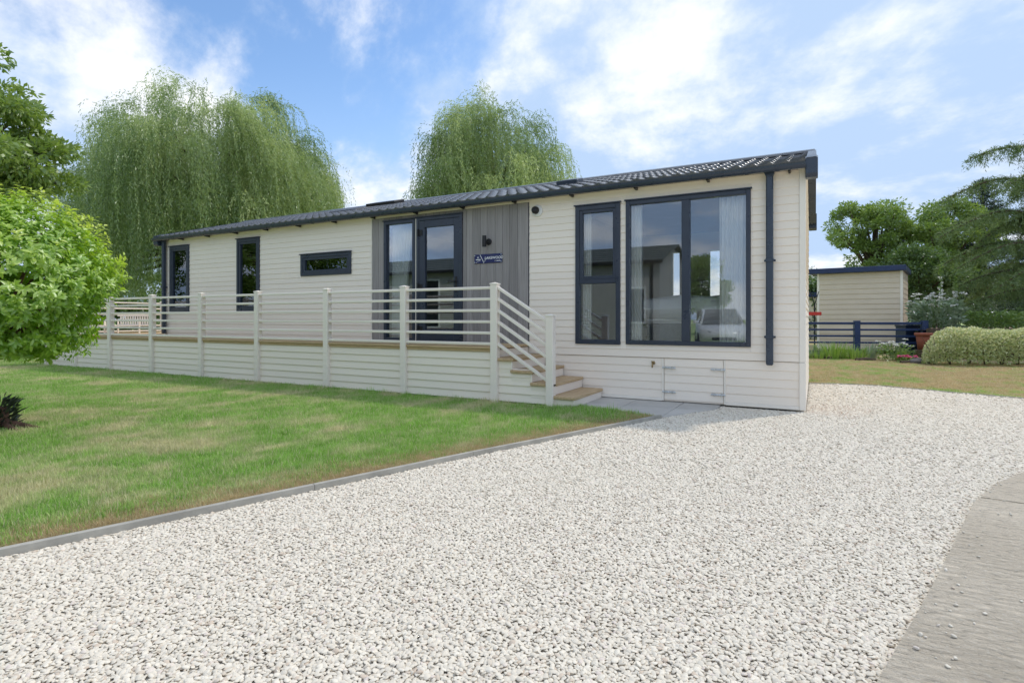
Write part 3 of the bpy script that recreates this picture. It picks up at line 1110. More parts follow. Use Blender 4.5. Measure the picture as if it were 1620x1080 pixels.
# ---- roof
roof = obj('roof', MB(), TILE, lodge)
EY, EZ = -.155, 2.952                      # eave line of the tile underside
def slope_pt(x, s, up=0.):
    """point s metres up the front slope"""
    L = math.hypot(LD / 2 - EY, ZR - EZ)
    dy, dz = (LD / 2 - EY) / L, (ZR - EZ) / L
    return Vector((x, EY + dy * s - dz * up, EZ + dz * s + dy * up))
SL = math.hypot(LD / 2 - EY, ZR - EZ)
RX0, RX1 = LX0 - .12, LX1 + .11
mb = MB()
a, b = slope_pt(RX0, 0, -.012), slope_pt(RX0, SL, -.012)
prof = [(EY, EZ - .012), (LD / 2, ZR - .012), (LD - EY, EZ - .012), (LD - EY, EZ - .05), (LD / 2, ZR - .05), (EY, EZ - .05)]
mb.prism(prof, 'x', RX0, RX1)
roof.data = mesh_of(mb, 'roof'); roof.data.materials.append(TILE)
TW = (RX1 - RX0) / 74.0
NC = 7
TL = SL / NC
def tile_mesh(back=False):
    """one pantile: a flat pan and a roll, the front edge standing up as a step"""
    mb = MB()
    N = 10
    vs = []
    prof = []
    for i in range(N + 1):
        t = i / N
        h = .004 + .026 * (math.exp(-((t - .30) / .13) ** 2)) - .004 * math.exp(-((t - .75) / .2) ** 2)
        prof.append((t * TW, h))
    def W(x, s, up):
        p = slope_pt(x, s, up); return (p.x, p.y, p.z)
    st = .020
    for (x, h) in prof: vs.append(W(x, -.012, -.004))
    for (x, h) in prof: vs.append(W(x, -.012, h + st))
    for (x, h) in prof: vs.append(W(x, TL * .5, h + st * .55))
    for (x, h) in prof: vs.append(W(x, TL + .012, h + .002))
    n = N + 1
    fs = []
    for r in range(3):
        for i in range(N):
            fs.append((r * n + i, r * n + i + 1, (r + 1) * n + i + 1, (r + 1) * n + i))
    # side cheeks
    fs.append((0, n, 2 * n, 3 * n)); fs.append((N, 3 * n + N, 2 * n + N, n + N))
    mb.add(vs, fs)
    me = mesh_of(mb, 'roof_tile', False, False)
    sm = np.ones(len(me.polygons), dtype=bool); sm[:N] = False
    me.polygons.foreach_set('use_smooth', sm)
    me.materials.append(TILE)
    return me
TM = tile_mesh()
dirv = (slope_pt(0, 1) - slope_pt(0, 0))
for c in range(4):
    for i in range(74):
        o = bpy.data.objects.new('roof_tile', TM)
        o.location = Vector((RX0 + i * TW, 0, 0)) + dirv * (c * TL)
        link(o, roof)
# remaining courses and the back slope, joined
def joined_tiles(name, courses, back=False):
    co = np.empty(len(TM.vertices) * 3, np.float32); TM.vertices.foreach_get('co', co); co = co.reshape(-1, 3)
    fs = [tuple(p.vertices) for p in TM.polygons]
    V = []
    for c in courses:
        for i in range(74):
            q = co + np.array(Vector((RX0 + i * TW, 0, 0)) + dirv * (c * TL))
            V.append(q)
    V = np.concatenate(V)
    if back:
        V[:, 1] = LD - V[:, 1]
    o = big_mesh(name, V, len(co), TILE, roof, faces=fs)
    o['kind'] = 'stuff'
joined_tiles('upper_roof_tiles', (4, 5, 6))
joined_tiles('rear_roof_tiles', range(7), True)
# ridge tiles
nr = 30
rl = (RX1 - RX0) / nr
rm = MB()
pr = [(LD / 2 - .12, ZR - .005), (LD / 2 - .10, ZR + .028), (LD / 2 - .04, ZR + .058), (LD / 2 + .04, ZR + .058), (LD / 2 + .10, ZR + .028), (LD / 2 + .12, ZR - .005)]
rm.prism(pr, 'x', 0, rl - .004)
RM = mesh_of(rm, 'ridge_tile'); RM.materials.append(TILE)
for i in range(nr):
    o = bpy.data.objects.new('ridge_tile', RM); o.location = (RX0 + i * rl, 0, 0); link(o, roof)
# roof vents
def roof_box(name, x, s, w, d, h, m, tilt=0.0):
    c = slope_pt(x, s, .02)
    mb = MB().box(-w / 2, w / 2, -d / 2, d / 2, 0, h, .012)
    o = obj(name, mb, m, roof)
    o.location = c
    o.rotation_euler = (math.atan2(dirv.z, dirv.y) + tilt, 0, 0)
    return o
roof_box('roof_vent', -3.42, 1.2, .36, .30, .085, GUTTER)
roof_box('roof_window', -8.5, 1.45, .75, .5, .035, BLACK)
roof_box('roof_window', -8.1, 2.12, .8, .35, .085, BLACK)

# ---- verge boards and eave end boxes
def verge(x0, x1):
    mb = MB()
    t = .20
    # inverted V board
    def yz(s, up):
        p = slope_pt(0, s, up); return (p.y, p.z)
    front = [yz(-.02, .05), yz(SL, .05), yz(SL, -.17), yz(-.02, -.17)]
    mb.prism(front, 'x', x0, x1)
    back = [(LD - y, z) for y, z in front]
    mb.prism(back, 'x', x0, x1)
    b = obj('verge_board', mb, GUTTER, lodge)
    # boxed ends at the eaves with a sloping top
    for s in (0, 1):
        pr = [(-.185, EZ + .035), (-.02, EZ + .098), (.06, EZ + .11), (.06, EZ - .165), (-.145, EZ - .185), (-.178, EZ - .15)]
        if s: pr = [(LD - y, z) for y, z in pr]
        m2 = MB().prism(pr, 'x', x0 - .012 if x0 > -5 else x0 - .02, x1 + .014)
        e = obj('eave_box', m2, GUTTER, b)
        bv = e.modifiers.new('soft', 'BEVEL'); bv.width = .012; bv.segments = 3
verge(LX1 + .02, LX1 + .125)
verge(LX0 - .145, LX0 - .02)

# ---- gutter, brackets, downpipes
gp = []
for i in range(9):
    a = math.pi * (1 + i / 8)
    gp.append((EY - .03 + .056 * math.cos(a), EZ - .018 + .062 * math.sin(a)))
gin = [(EY - .03 + .051 * math.cos(math.pi * (2 - i / 8)), EZ - .018 + .056 * math.sin(math.pi * (2 - i / 8))) for i in range(9)]
gut = obj('gutter', MB().prism(gp + gin, 'x', LX0 - .135, LX1 + .015), GUTTER, lodge, False)
for x in (-1.05, -3.35, -.62, -.28, -5.7, -8.05, -10.4, -12.4):
    cl = [(EY - .03 + .060 * math.cos(math.pi * (1 + i / 8)), EZ - .018 + .066 * math.sin(math.pi * (1 + i / 8))) for i in range(9)]
    ci = [(EY - .03 + .0565 * math.cos(math.pi * (2 - i / 8)), EZ - .018 + .0625 * math.sin(math.pi * (2 - i / 8))) for i in range(9)]
    obj('gutter_union', MB().prism(cl + ci, 'x', x - .02, x + .02), GUTTER, gut)
xb = -.16
while xb > LX0:
    mb = MB().prism([(-.02, ZW + .003), (-.13, ZW - .014), (-.135, ZW - .034), (-.10, ZW - .036), (-.02, ZW - .04)], 'x', xb - .014, xb + .014)
    obj('gutter_bracket', mb, BLACK, gut)
    xb -= .932
def downpipe(x, zb):
    y = -.075
    mb = MB().box(x - .040, x + .040, y - .036, y + .036, zb, ZW - .03, .012)
    d = obj('downpipe', mb, GUTTER, lodge)
    obj('outlet', MB().prism([(x - .040, ZW - .06), (x + .040, ZW - .06), (x + .075, ZW + .012), (x - .075, ZW + .012)], 'y', y - .045, y + .02), GUTTER, d)
    for z in (1.83, .90):
        mb = MB().box(x - .045, x + .045, y - .041, y + .041, z - .022, z + .022, .004)
        mb.box(x - .065, x + .065, y + .035, y + .050, z - .012, z + .012, .003)
        obj('pipe_clip', mb, GUTTER, d)
downpipe(-.375, .56)
downpipe(-12.93, .78)

# ---- curtains and furniture seen through the glass
def curtain(name, label, x0, x1, y, z0, z1, m, folds=9, amp=.035, gather=None, group=None):
    nx, nz = folds * 6, 14
    vs = []; fs = []
    for j in range(nz + 1):
        tz = j / nz
        z = z0 + (z1 - z0) * tz
        for i in range(nx + 1):
            t = i / nx
            a, b = x0, x1
            if gather:
                f = math.sin(math.pi * min(1, tz / .75)) if tz < .75 else math.sin(math.pi * .5 * (1 - (tz - .75) / .25) + math.pi / 2) * 0
                k = gather[1] * (1 - tz) ** gather[2]
                b = x1 + (gather[0] - x1) * k
            x = a + (b - a) * t
            vs.append((x, y + amp * math.sin(t * folds * 2 * math.pi + .8 * math.sin(tz * 3)), z))
    for j in range(nz):
        for i in range(nx):
            q = j * (nx + 1) + i
            fs.append((q, q + 1, q + nx + 2, q + nx + 1))
    o = obj(name, MB().add(vs, fs), m, None, True)
    sd = o.modifiers.new('thick', 'SOLIDIFY'); sd.thickness = .003
    return tag(o, label, 'curtain', group)
curtain('curtain', 'white curtain hanging at the downpipe side of the wide bedroom window', -.98, -.50, .12, .74, 2.76, CURTAIN, 8)
curtain('curtain', 'white curtain drawn to the step side of the wide bedroom window', -2.16, -1.99, .13, .74, 2.76, CURTAIN, 4, .025)
curtain('curtain', 'narrow white curtain gathered inside the tall two-pane window', -2.88, -2.74, .16, .74, 2.76, CURTAIN, 4, .025)
curtain('curtain', 'white curtain swept aside in the glazed panel beside the front door', -6.46, -5.95, .16, .74, 2.76, CURTAIN, 7, .03, (-6.25, .9, .8))
curtain('curtain', 'dark patterned curtain in the window at the far end of the lodge', -12.62, -12.15, .18, 1.1, 2.72, PATTERN, 7, .03)

bed = thing('bed', 'bed with white quilt seen through the wide bedroom window', 'bed', (-1.3, 1.5, .70))
def pillow_mesh(x0, x1, y0, y1, z0, z1, nx=26, ny=18, sag=.0):
    vs = []; fs = []
    for s in (1, -1):
        for j in range(ny + 1):
            for i in range(nx + 1):
                u, v = i / nx * 2 - 1, j / ny * 2 - 1
                e = (max(0, 1 - abs(u) ** 5)) ** .4 * (max(0, 1 - abs(v) ** 5)) ** .4
                w = .012 * math.sin(9 * u + 3 * v) + .010 * math.sin(13 * v - 5 * u)
                zc = (z0 + z1) / 2
                vs.append((x0 + (x1 - x0) * (u + 1) / 2, y0 + (y1 - y0) * (v + 1) / 2, zc + s * ((z1 - z0) / 2 + w) * e))
    n = (nx + 1) * (ny + 1)
    for j in range(ny):
        for i in range(nx):
            q = j * (nx + 1) + i
            fs.append((q, q + 1, q + nx + 2, q + nx + 1))
            fs.append((n + q, n + q + nx + 1, n + q + nx + 2, n + q + 1))
    return MB().add(vs, fs)
bx('bed_base', BEDBASE, bed, -2.02, -.25, .48, 2.05, .70, 1.05, .01)
bx('mattress', BEDDING, bed, -2.04, -.22, .46, 2.07, 1.052, 1.20, .04)
obj('quilt', pillow_mesh(-2.22, -.18, .30, 2.20, 1.06, 1.45), BEDDING, bed, True)
# the quilt hangs over the bed's foot
vs = []; fs = []
for j in range(11):
    for i in range(15):
        t, s = i / 14, j / 10
        vs.append((-2.22 - .05 * math.sin(s * 3) + .02 * math.sin(t * 22), .34 + 1.8 * t, 1.30 - .38 * s * (1 - .25 * math.sin(t * 5))))
for j in range(10):
    for i in range(14):
        q = j * 15 + i
        fs.append((q, q + 1, q + 16, q + 15))
o = obj('quilt_drop', MB().add(vs, fs), BEDDING, bed, True)
sd = o.modifiers.new('thick', 'SOLIDIFY'); sd.thickness = .03

# ---- wall lamp and name plate on the porch panel
lamp = thing('wall_lamp', 'small black cylinder wall lamp above the name plate', 'lamp', (-4.38, -.02, 2.23))
obj('lamp_body', MB().tube([(-4.395, -.105, 2.235), (-4.395, -.105, 2.405)], .032, 16), BLACK, lamp, False)
mb = MB(); disc_y(mb, -4.36, 2.315, [(.05, -.0205), (.05, -.035), (.042, -.04), (.0, -.041)], 18)
obj('wall_rose', mb, BLACK, lamp)
obj('bracket', MB().tube([(-4.36, -.035, 2.315), (-4.39, -.085, 2.315)], .012, 8), BLACK, lamp)

sign = thing('name_plate', 'navy blue name plate with white lettering on the grey porch panel', 'sign', (-4.37, -.03, 2.056))
SX0, SX1, SZ0, SZ1 = -4.622, -4.119, 1.985, 2.128
bx('plate', NAVY, sign, SX0, SX1, -.034, -.024, SZ0, SZ1, .004)
def lettering(body, x, z, size, shear=0., bold=0., align='LEFT'):
    cu = bpy.data.curves.new('lettering', 'FONT')
    cu.body = body; cu.size = size; cu.shear = shear; cu.offset = bold; cu.align_x = align
    cu.extrude = .0006
    cu.space_character = 1.05
    o = bpy.data.objects.new('lettering', cu)
    o.location = (x, -.0352, z); o.rotation_euler = (R(90), 0, 0)
    cu.materials.append(INK)
    link(o, sign)
    dg = bpy.context.evaluated_depsgraph_get()
    me = bpy.data.meshes.new_from_object(o.evaluated_get(dg))
    o2 = bpy.data.objects.new('lettering', me)
    o2.location = o.location; o2.rotation_euler = o.rotation_euler
    bpy.data.objects.remove(o)
    link(o2, sign)
lettering('LAKEWOOD', SX0 + .190, SZ0 + .062, .056, .12, .0008)
lettering('BY', SX0 + .37, SZ0 + .025, .020, .15)
for sx in (SX0 + .012, SX1 - .016):
    for sz in (SZ0 + .018, SZ1 - .018):
        mb = MB(); disc_y(mb, sx, sz, [(.009, -.034), (.008, -.038), (0, -.0395)], 10)
        obj('screw', mb, STEEL, sign)
def stroke(pts, w, m=INK, nm='emblem'):
    for a, b in zip(pts, pts[1:]):
        a, b = Vector((a[0], 0, a[1])), Vector((b[0], 0, b[1]))
        d = (b - a).normalized(); s = Vector((-d.z, 0, d.x)) * w / 2
        vs = [(p.x, y, p.z) for y in (-.0346, -.0354) for p in (a - s, b - s, b + s, a + s)]
        obj(nm, MB().add(vs, [(3, 2, 1, 0), (4, 5, 6, 7), (0, 1, 5, 4), (1, 2, 6, 5), (2, 3, 7, 6), (3, 0, 4, 7)]), m, sign)
stroke([(SX0 + .105, SZ1 - .006), (SX0 + .155, SZ0 + .05), (SX0 + .175, SZ0 + .006)], .008)
stroke([(SX0 + .185, SZ0 + .022), (SX0 + .215, SZ0 + .07)], .004)
stroke([(SX0 + .055, SZ0 + .105), (SX0 + .070, SZ0 + .080), (SX0 + .085, SZ0 + .105)], .008)
stroke([(SX0 + .030, SZ0 + .060), (SX0 + .115, SZ0 + .062)], .012)
stroke([(SX0 + .035, SZ0 + .012), (SX0 + .06, SZ0 + .032), (SX0 + .11, SZ0 + .042)], .004)
stroke([(SX0 + .40, SZ0 + .030), (SX0 + .475, SZ0 + .030)], .009)

# ================================================================== the deck
deck = thing('raised_deck', 'raised timber deck with cream railings and side steps along the lodge front', 'deck', (-9, -.5, 0))
DY, DZ = -1.045, .745
POSTS = [-3.655, -5.19, -6.755, -8.42, -10.01, -11.62, -13.17, -14.62, -16.0]
y = DY
for i in range(8):
    # boards run along the front; the first shows its sawn edge
    yy = DY - .035 + i * .138
    if yy > -.04: break
    bx('deck_board', DECKWOOD, deck, -16.05, -3.63, yy, min(yy + .134, -.032), DZ - .030, DZ, .004)
bx('deck_edge', DECKWOOD, deck, -16.02, -3.70, DY - .012, DY + .010, DZ - .068, DZ - .032, .003)
for i in range(32):                                       # end of the deck beyond the lodge
    yy = -.03 + i * .138
    if yy > LD: break
    bx('deck_board', DECKWOOD, deck, -16.05, -13.06, yy, yy + .134, DZ - .030, DZ, .004)

def post(x, y, top):
    p = bx('post', CREAM_RAIL, deck, x - .05, x + .05, y - .05, y + .05, -.03, top - .012, .006)
    mb = MB().box(x - .056, x + .056, y - .056, y + .056, top - .013, top + .002, .003)
    mb.add([(x - .054, y - .054, top + .002), (x + .054, y - .054, top + .002), (x + .054, y + .054, top + .002), (x - .054, y + .054, top + .002), (x, y, top + .02)],
           [(0, 1, 4), (1, 2, 4), (2, 3, 4), (3, 0, 4)])
    obj('post_cap', mb, CREAM_TRIM, p)
for x in POSTS:
    post(x, DY - .005, 1.59)
post(-2.84, DY - .005, 1.165)
BACKP = [-16.0, -14.6, -13.2]
for x in BACKP: post(x, LD - .05, 1.59)
for yq in (.3, 1.65, 3.0): post(-16.0, yq, 1.59)
RZ = [1.535, 1.385, 1.232, 1.080, .930, .785]
def rail_x(xa, xb, y, zs):
    for z in zs:
        bx('rail', CREAM_RAIL, deck, xa, xb, y - .026, y + .026, z - .019, z + .019, .006)
for a, b in zip(POSTS, POSTS[1:]):
    rail_x(b + .05, a - .05, DY - .005, RZ)
for a, b in zip(BACKP, BACKP[1:]):
    rail_x(a + .05, b - .05, LD - .05, RZ)
for a, b in ((DY + .05, .25), (.35, 1.60), (1.70, 2.95), (3.05, LD - .10)):
    for z in RZ:
        bx('rail', CREAM_RAIL, deck, -16.026, -15.974, a, b, z - .019, z + .019, .006)
# fascia boards below the deck, bay by bay
FROWS = [(.03 + i * .108, .03 + (i + 1) * .108) for i in range(6)]
for a, b in zip(POSTS, POSTS[1:]):
    for p, q in FROWS:
        q = min(q, .676)
        obj('fascia_board', MB().prism(board_prof(p, q, DY + .018, .021), 'x', b + .051, a - .051), CREAM, deck)
mb = MB().box(-16.03, -15.97, DY, LD, .03, .68)
obj('fascia_end', mb, CREAM, deck)
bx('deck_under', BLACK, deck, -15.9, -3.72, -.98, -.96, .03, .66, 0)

# steps down beside the wall
NOSE = [-3.37, -3.08, -2.79, -2.50]
TOPS = [.60, .45, .30, .15]
for nx_, tz in zip(NOSE, TOPS):
    mb = MB().box(nx_ - .335, nx_, DY - .03, -.035, tz - .040, tz, .007)
    obj('tread', mb, TREADWOOD, deck)
prev = DZ
for nx_, tz in zip([-3.655] + NOSE, [DZ] + TOPS):
    nz = max(tz - .15, .0)
    bx('riser', CREAM_RAIL, deck, nx_ - .04, nx_ - .022, DY - .012, -.035, nz + .002 if nz > 0 else .0, tz - .042, .002)
for i, (p, q) in enumerate(FROWS):
    for xx in NOSE[::-1]:
        tz = TOPS[NOSE.index(xx)] - .042
        if tz > p + .02:
            xe = xx - .045; break
    else:
        continue
    q2 = min(q, tz) if TOPS[0] > p else q
    xe = min(xe, -2.892)
    obj('step_side', MB().prism(board_prof(p, q, DY + .020, .021), 'x', -3.604, xe), CREAM, deck)
# stringer filling the stepped edge
for nx_, tz in zip(NOSE, TOPS):
    xa = nx_ - .33 if nx_ > NOSE[0] else -3.604
    xe = nx_ - .043
    bx('step_side', CREAM, deck, xa, min(xe, -2.893) if nx_ < -2.8 else xe, DY + .004, DY + .010, max(tz - .20, .0), tz - .041, .001)
# sloping rails
for z in RZ:
    a = Vector((-3.606, 0, z)); b = Vector((-2.889, 0, z - .445))
    vs = []
    for yv in (DY - .031, DY + .021):
        for p, dz in ((a, -.022), (b, -.022), (b, .022), (a, .022)):
            vs.append((p.x, yv, p.z + dz))
    o = obj('stair_rail', MB().add(vs, [(3, 2, 1, 0), (4, 5, 6, 7), (0, 1, 5, 4), (1, 2, 6, 5), (2, 3, 7, 6), (3, 0, 4, 7)]), CREAM_RAIL, deck)
    bv = o.modifiers.new('soft', 'BEVEL'); bv.width = .004

# cream slatted bench standing on the deck's end
bench = thing('garden_bench', 'low cream slatted garden bench on the deck end behind the railings', 'bench', (-15.2, .35, DZ), rz=R(28))
def bpart(name, *a):
    a = list(a); a[4] *= .58; a[5] *= .58
    o = obj(name, MB().box(*a, .005), CREAM_RAIL)
    o.parent = bench
    return o
for i in range(12):
    bpart('back_slat', -.36 + i * .062, -.325 + i * .062, .20, .222, .40, .74)
bpart('top_rail', -.42, .42, .19, .232, .742, .80)
bpart('back_rail', -.42, .42, .19, .232, .34, .398)
for i in range(5):
    bpart('seat_slat', -.42, .42, -.26 + i * .088, -.18 + i * .088, .33, .35)
for sx in (-.445, .423):
    for sy in (-.26, .21):
        bpart('leg', sx, sx + .022, sy, sy + .05, 0.002, .56)
    bpart('arm', sx - .01, sx + .032, -.29, .26, .562, .59)

# ================================================================== trees and plants
BARK = M('grey_brown_bark', (.15, .115, .085), (.08, .06, .045), 9, .95, .1, bump=.9, bscale=22, bdist=.03, stretch=(1, 1, .3))
BARK_RED = M('reddish_bark', (.20, .11, .08), (.11, .07, .055), 9, .95, .1, bump=.9, bscale=26, bdist=.02)
L_WILLOW = leaf_mat('willow_leaf', (.15, .25, .07), (.62, .70, .30), .50, .05)
L_TREE = leaf_mat('broad_tree_leaf', (.16, .265, .05), (.36, .47, .115), .45, .06)
L_DARK = leaf_mat('dark_tree_leaf', (.085, .15, .04), (.20, .30, .075), .4, .06)
L_BUSH = leaf_mat('bright_bush_leaf', (.30, .50, .055), (.50, .68, .10), .48, .07, (.82, .86, .22))
L_CEDAR = leaf_mat('cedar_needle', (.115, .185, .06), (.26, .34, .115), .40, .05)
L_SPRUCE = leaf_mat('spruce_needle', (.04, .08, .045), (.085, .135, .07), .25, .05)
L_VARIEG = leaf_mat('variegated_leaf', (.26, .38, .08), (.95, .90, .58), .35, .06)
L_GREEN = leaf_mat('garden_leaf', (.15, .26, .05), (.28, .39, .10), .38, .06)
L_GLAUCOUS = leaf_mat('grey_green_leaf', (.19, .27, .15), (.31, .38, .25), .3, .06)
L_STRAP = leaf_mat('strap_leaf', (.18, .33, .05), (.33, .45, .11), .4, .06)
PETAL_W = leaf_mat('white_petal', (.78, .78, .74), (.86, .86, .84), .3, .04)
PETAL_P = leaf_mat('pink_petal', (.72, .12, .28), (.82, .25, .42), .3, .04)

def curve_pts(a, b, sag, n=6, side=(0, 0, 0)):
    a, b = Vector(a), Vector(b)
    out = []
    for i in range(n + 1):
        t = i / n
        p = a.lerp(b, t)
        p.z += sag * math.sin(math.pi * t)
        p += Vector(side) * math.sin(math.pi * t)
        out.append(p)
    return out

def willow(name, label, base, H, Rx, Ry, fountains, strands, seed, clear=.5, wind=(.10, .02), lmax=.62):
    q = np.random.default_rng(seed)
    t = thing(name, label, 'tree', base)
    bxx, by, bz = base
    trunk = MB()
    fork = Vector((bxx + .2, by, H * .30))
    trunk.tube([(bxx, by, -.1), (bxx + .08, by, H * .14), tuple(fork)], [.62, .46, .40], 10)
    apex = []; az = []
    for i in range(fountains):
        while True:
            u, v = q.uniform(-1, 1, 2)
            if u * u + v * v < 1: break
        rr = math.hypot(u, v)
        lump = .95 + .02 * math.sin(3.1 * u + seed) * math.cos(2.7 * v + seed * 2) + .035 * math.sin(8 * u + 1.3 * seed) * math.sin(7 * v)
        top = H * (1 - .34 * rr ** 2.6) * lump
        z = top * (1 - .55 * q.random() ** 1.7)
        apex.append((bxx + u * Rx, by + v * Ry, z))
        az.append(math.atan2(v * Ry, u * Rx) + q.normal(0, .5))
    apex = np.array(apex); az = np.array(az)
    for i in range(fountains):
        if i % 3 == 0:
            a = apex[i]
            m = fork.lerp(Vector(a), .45); m.z = fork.z + (a[2] - fork.z) * .72
            a2 = Vector(a); a2.z -= .9
            trunk.tube([fork, m.lerp(fork, .15), a2], [.15, .07, .015], 5, False)
    obj('trunk', trunk, BARK, t)
    # strands
    n = fountains * strands
    A = np.repeat(apex, strands, 0); Z = np.repeat(az, strands)
    Z = Z + q.normal(0, .55, n)
    P = A + q.normal(0, 1, (n, 3)) * np.array([.15, .15, .14])
    el = q.uniform(-.25, .55, n)
    D0 = np.stack([np.cos(Z) * np.cos(el), np.sin(Z) * np.cos(el), np.sin(el)], 1)
    Ls = np.minimum(q.uniform(1.5, H * lmax, n), P[:, 2] * q.uniform(.55, .93, n))
    arch = q.uniform(.7, 2.1, n)
    ds = .095
    steps = int(Ls.max() / ds) + 1
    LP = []; LD_ = []; LV = []
    down = np.array([wind[0], wind[1], -1.0]); down = down / np.linalg.norm(down)
    tint = np.repeat(q.random(fountains) ** 1.3, strands) * .72  # random clump tint, spread wide so colour imitates lit and shadowed clumps
    sway = np.repeat(q.normal(0, .10, (fountains, 3)), strands, 0) + q.normal(0, .035, (n, 3))
    for kk in range(steps):
        s = kk * ds
        live = s < Ls
        f = np.clip(s / arch, 0, 1)[:, None]
        f = f * f * (3 - 2 * f)
        d = unit(D0 * (1 - f) + (down + sway) * f)
        P = P + d * ds
        for _ in range(2):
            m = live & (q.random(n) < (.9 if _ == 0 else .7)) & (P[:, 2] > .15)
            c = m.sum()
            side = q.normal(0, .62, (c, 3))
            LP.append(P[m] + q.normal(0, .025, (c, 3)))
            LD_.append(d[m] + side + np.array([0, 0, -.45]))
            LV.append(np.clip(tint[m] + q.random(c) * .34, 0, 1))
    LP = np.concatenate(LP); LD_ = np.concatenate(LD_); LV = np.concatenate(LV)
    leaves('crown', LP, LD_, q.uniform(.11, .18, len(LP)), q.uniform(.022, .034, len(LP)), L_WILLOW, t, LV, rng=q)
    return t

willow('willow_tree', 'broad weeping willow behind the far end of the lodge', (-24.5, 8.64, 0), 12.05, 5.7, 4.8, 300, 27, 3)
willow('willow_tree', 'smaller weeping willow rising behind the middle of the lodge roof', (-12.6, 14.2, 0), 11.4, 3.0, 2.9, 150, 28, 8)

def broad_tree(name, label, base, H, R0, zc, seed, mat_, clumps=70, per=230, leaf=(.10, .055), rz=None, squash=.55, bias=(0, 0), group=None, cr=(.45, .95), bare=.0):
    q = np.random.default_rng(seed)
    t = thing(name, label, 'tree', base, group)
    bxx, by, bz = base
    rz = rz or (H - zc)
    C = []
    while len(C) < clumps:
        u = q.normal(size=3); u /= np.linalg.norm(u)
        rad = .35 + .65 * q.random() ** .45
        lump = .82 + .25 * math.sin(3 * u[0] + seed) * math.sin(3.3 * u[1] + 2 * seed) + .15 * math.sin(5 * u[2] + seed)
        C.append((bxx + bias[0] + u[0] * R0 * rad * lump, by + bias[1] + u[1] * R0 * rad * lump, zc + u[2] * rz * rad * lump))
    C = np.array(C)
    tr = MB()
    fork = Vector((bxx + bias[0] * .3, by + bias[1] * .3, zc - rz * .55))
    tr.tube([(bxx, by, -.1), (bxx + .05, by, fork.z * .5), tuple(fork), (bxx + bias[0] * .7, by + bias[1] * .7, zc + rz * .3)],
            [.045 * H, .035 * H, .026 * H, .008 * H], 9)
    for i in range(0, clumps, 2):
        m = fork.lerp(Vector(C[i]), .5); m.z += .1 * rz
        tr.tube([fork, m, Vector(C[i])], [.011 * H, .007 * H, .003 * H], 5, False)
    obj('trunk', tr, BARK, t)
    rad = q.uniform(*cr, clumps)
    n = clumps * per
    idx = np.repeat(np.arange(clumps), per)
    U = unit(q.normal(size=(n, 3)))
    rr = q.random(n) ** .45
    P = C[idx] + U * (rr * rad[idx])[:, None] * np.array([1, 1, squash])
    # twigs stray outwards
    D = U * .8 + q.normal(0, .5, (n, 3)) + np.array([0, 0, -.25])
    tint = q.random(clumps)[idx] * .4
    v = np.clip(tint + q.random(n) * .6, 0, 1)
    leaves('crown', P, D, leaf[0] * q.uniform(.7, 1.3, n), leaf[1] * q.uniform(.7, 1.3, n), mat_, t, v, rng=q)
    return t

# tree overhanging from beyond the picture's left edge
broad_tree('broadleaf_tree', 'dark broadleaf tree reaching in behind the bright bush', (-19.0, -2.2, 0), 8.3, 2.25, 5.6, 21, L_TREE, 60, 420, (.16, .075), 2.7, .5, (.55, .45), cr=(.4, .75))
# trees behind the shed
broad_tree('broadleaf_tree', 'light green broadleaf tree directly behind the small cream shed', (2.3, 20.2, 0), 7.0, 1.8, 4.2, 31, L_TREE, 62, 330, (.13, .06), 2.75, .7, cr=(.25, .58))
broad_tree('broadleaf_tree', 'broadleaf tree between the shed and the drooping cedar', (4.7, 21.8, 0), 6.9, 2.3, 4.0, 32, L_TREE, 80, 350, (.13, .06), 2.7, .7, cr=(.28, .62))
broad_tree('broadleaf_tree', 'low dark tree beside the shed, behind the white flowers', (3.6, 18.4, 0), 4.2, 1.5, 2.5, 33, L_DARK, 50, 330, (.12, .055), 1.7, .6, cr=(.35, .65))
broad_tree('broadleaf_tree', 'small dark tree in the gap between lodge and shed', (-.9, 29, 0), 4.3, 1.7, 2.6, 34, L_DARK, 30, 260, (.14, .07), 1.6, .6)
broad_tree('broadleaf_tree', 'distant leafy tree top just showing over the lodge roof', (-18.6, 17.0, 0), 6.9, 1.3, 5.3, 39, L_DARK, 30, 200, (.14, .07), 1.5, .6)
# across the drive, seen only in the window glass
broad_tree('broadleaf_tree', 'round green tree across the drive, mirrored in the bedroom window', (-7.0, -33, 0), 5.8, 2.2, 3.4, 35, L_TREE, 45, 260, (.2, .1), 2.2, .6)
broad_tree('broadleaf_tree', 'leafy tree across the lawn, mirrored in the narrow lodge windows', (-24.5, -12.5, 0), 8.6, 3.6, 4.9, 36, L_TREE, 80, 260, (.2, .1), 3.5, .6)
broad_tree('broadleaf_tree', 'tall tree across the lawn, mirrored in the end window', (-33, -9.5, 0), 9.0, 3.8, 5.0, 37, L_DARK, 80, 260, (.2, .1), 3.6, .6)

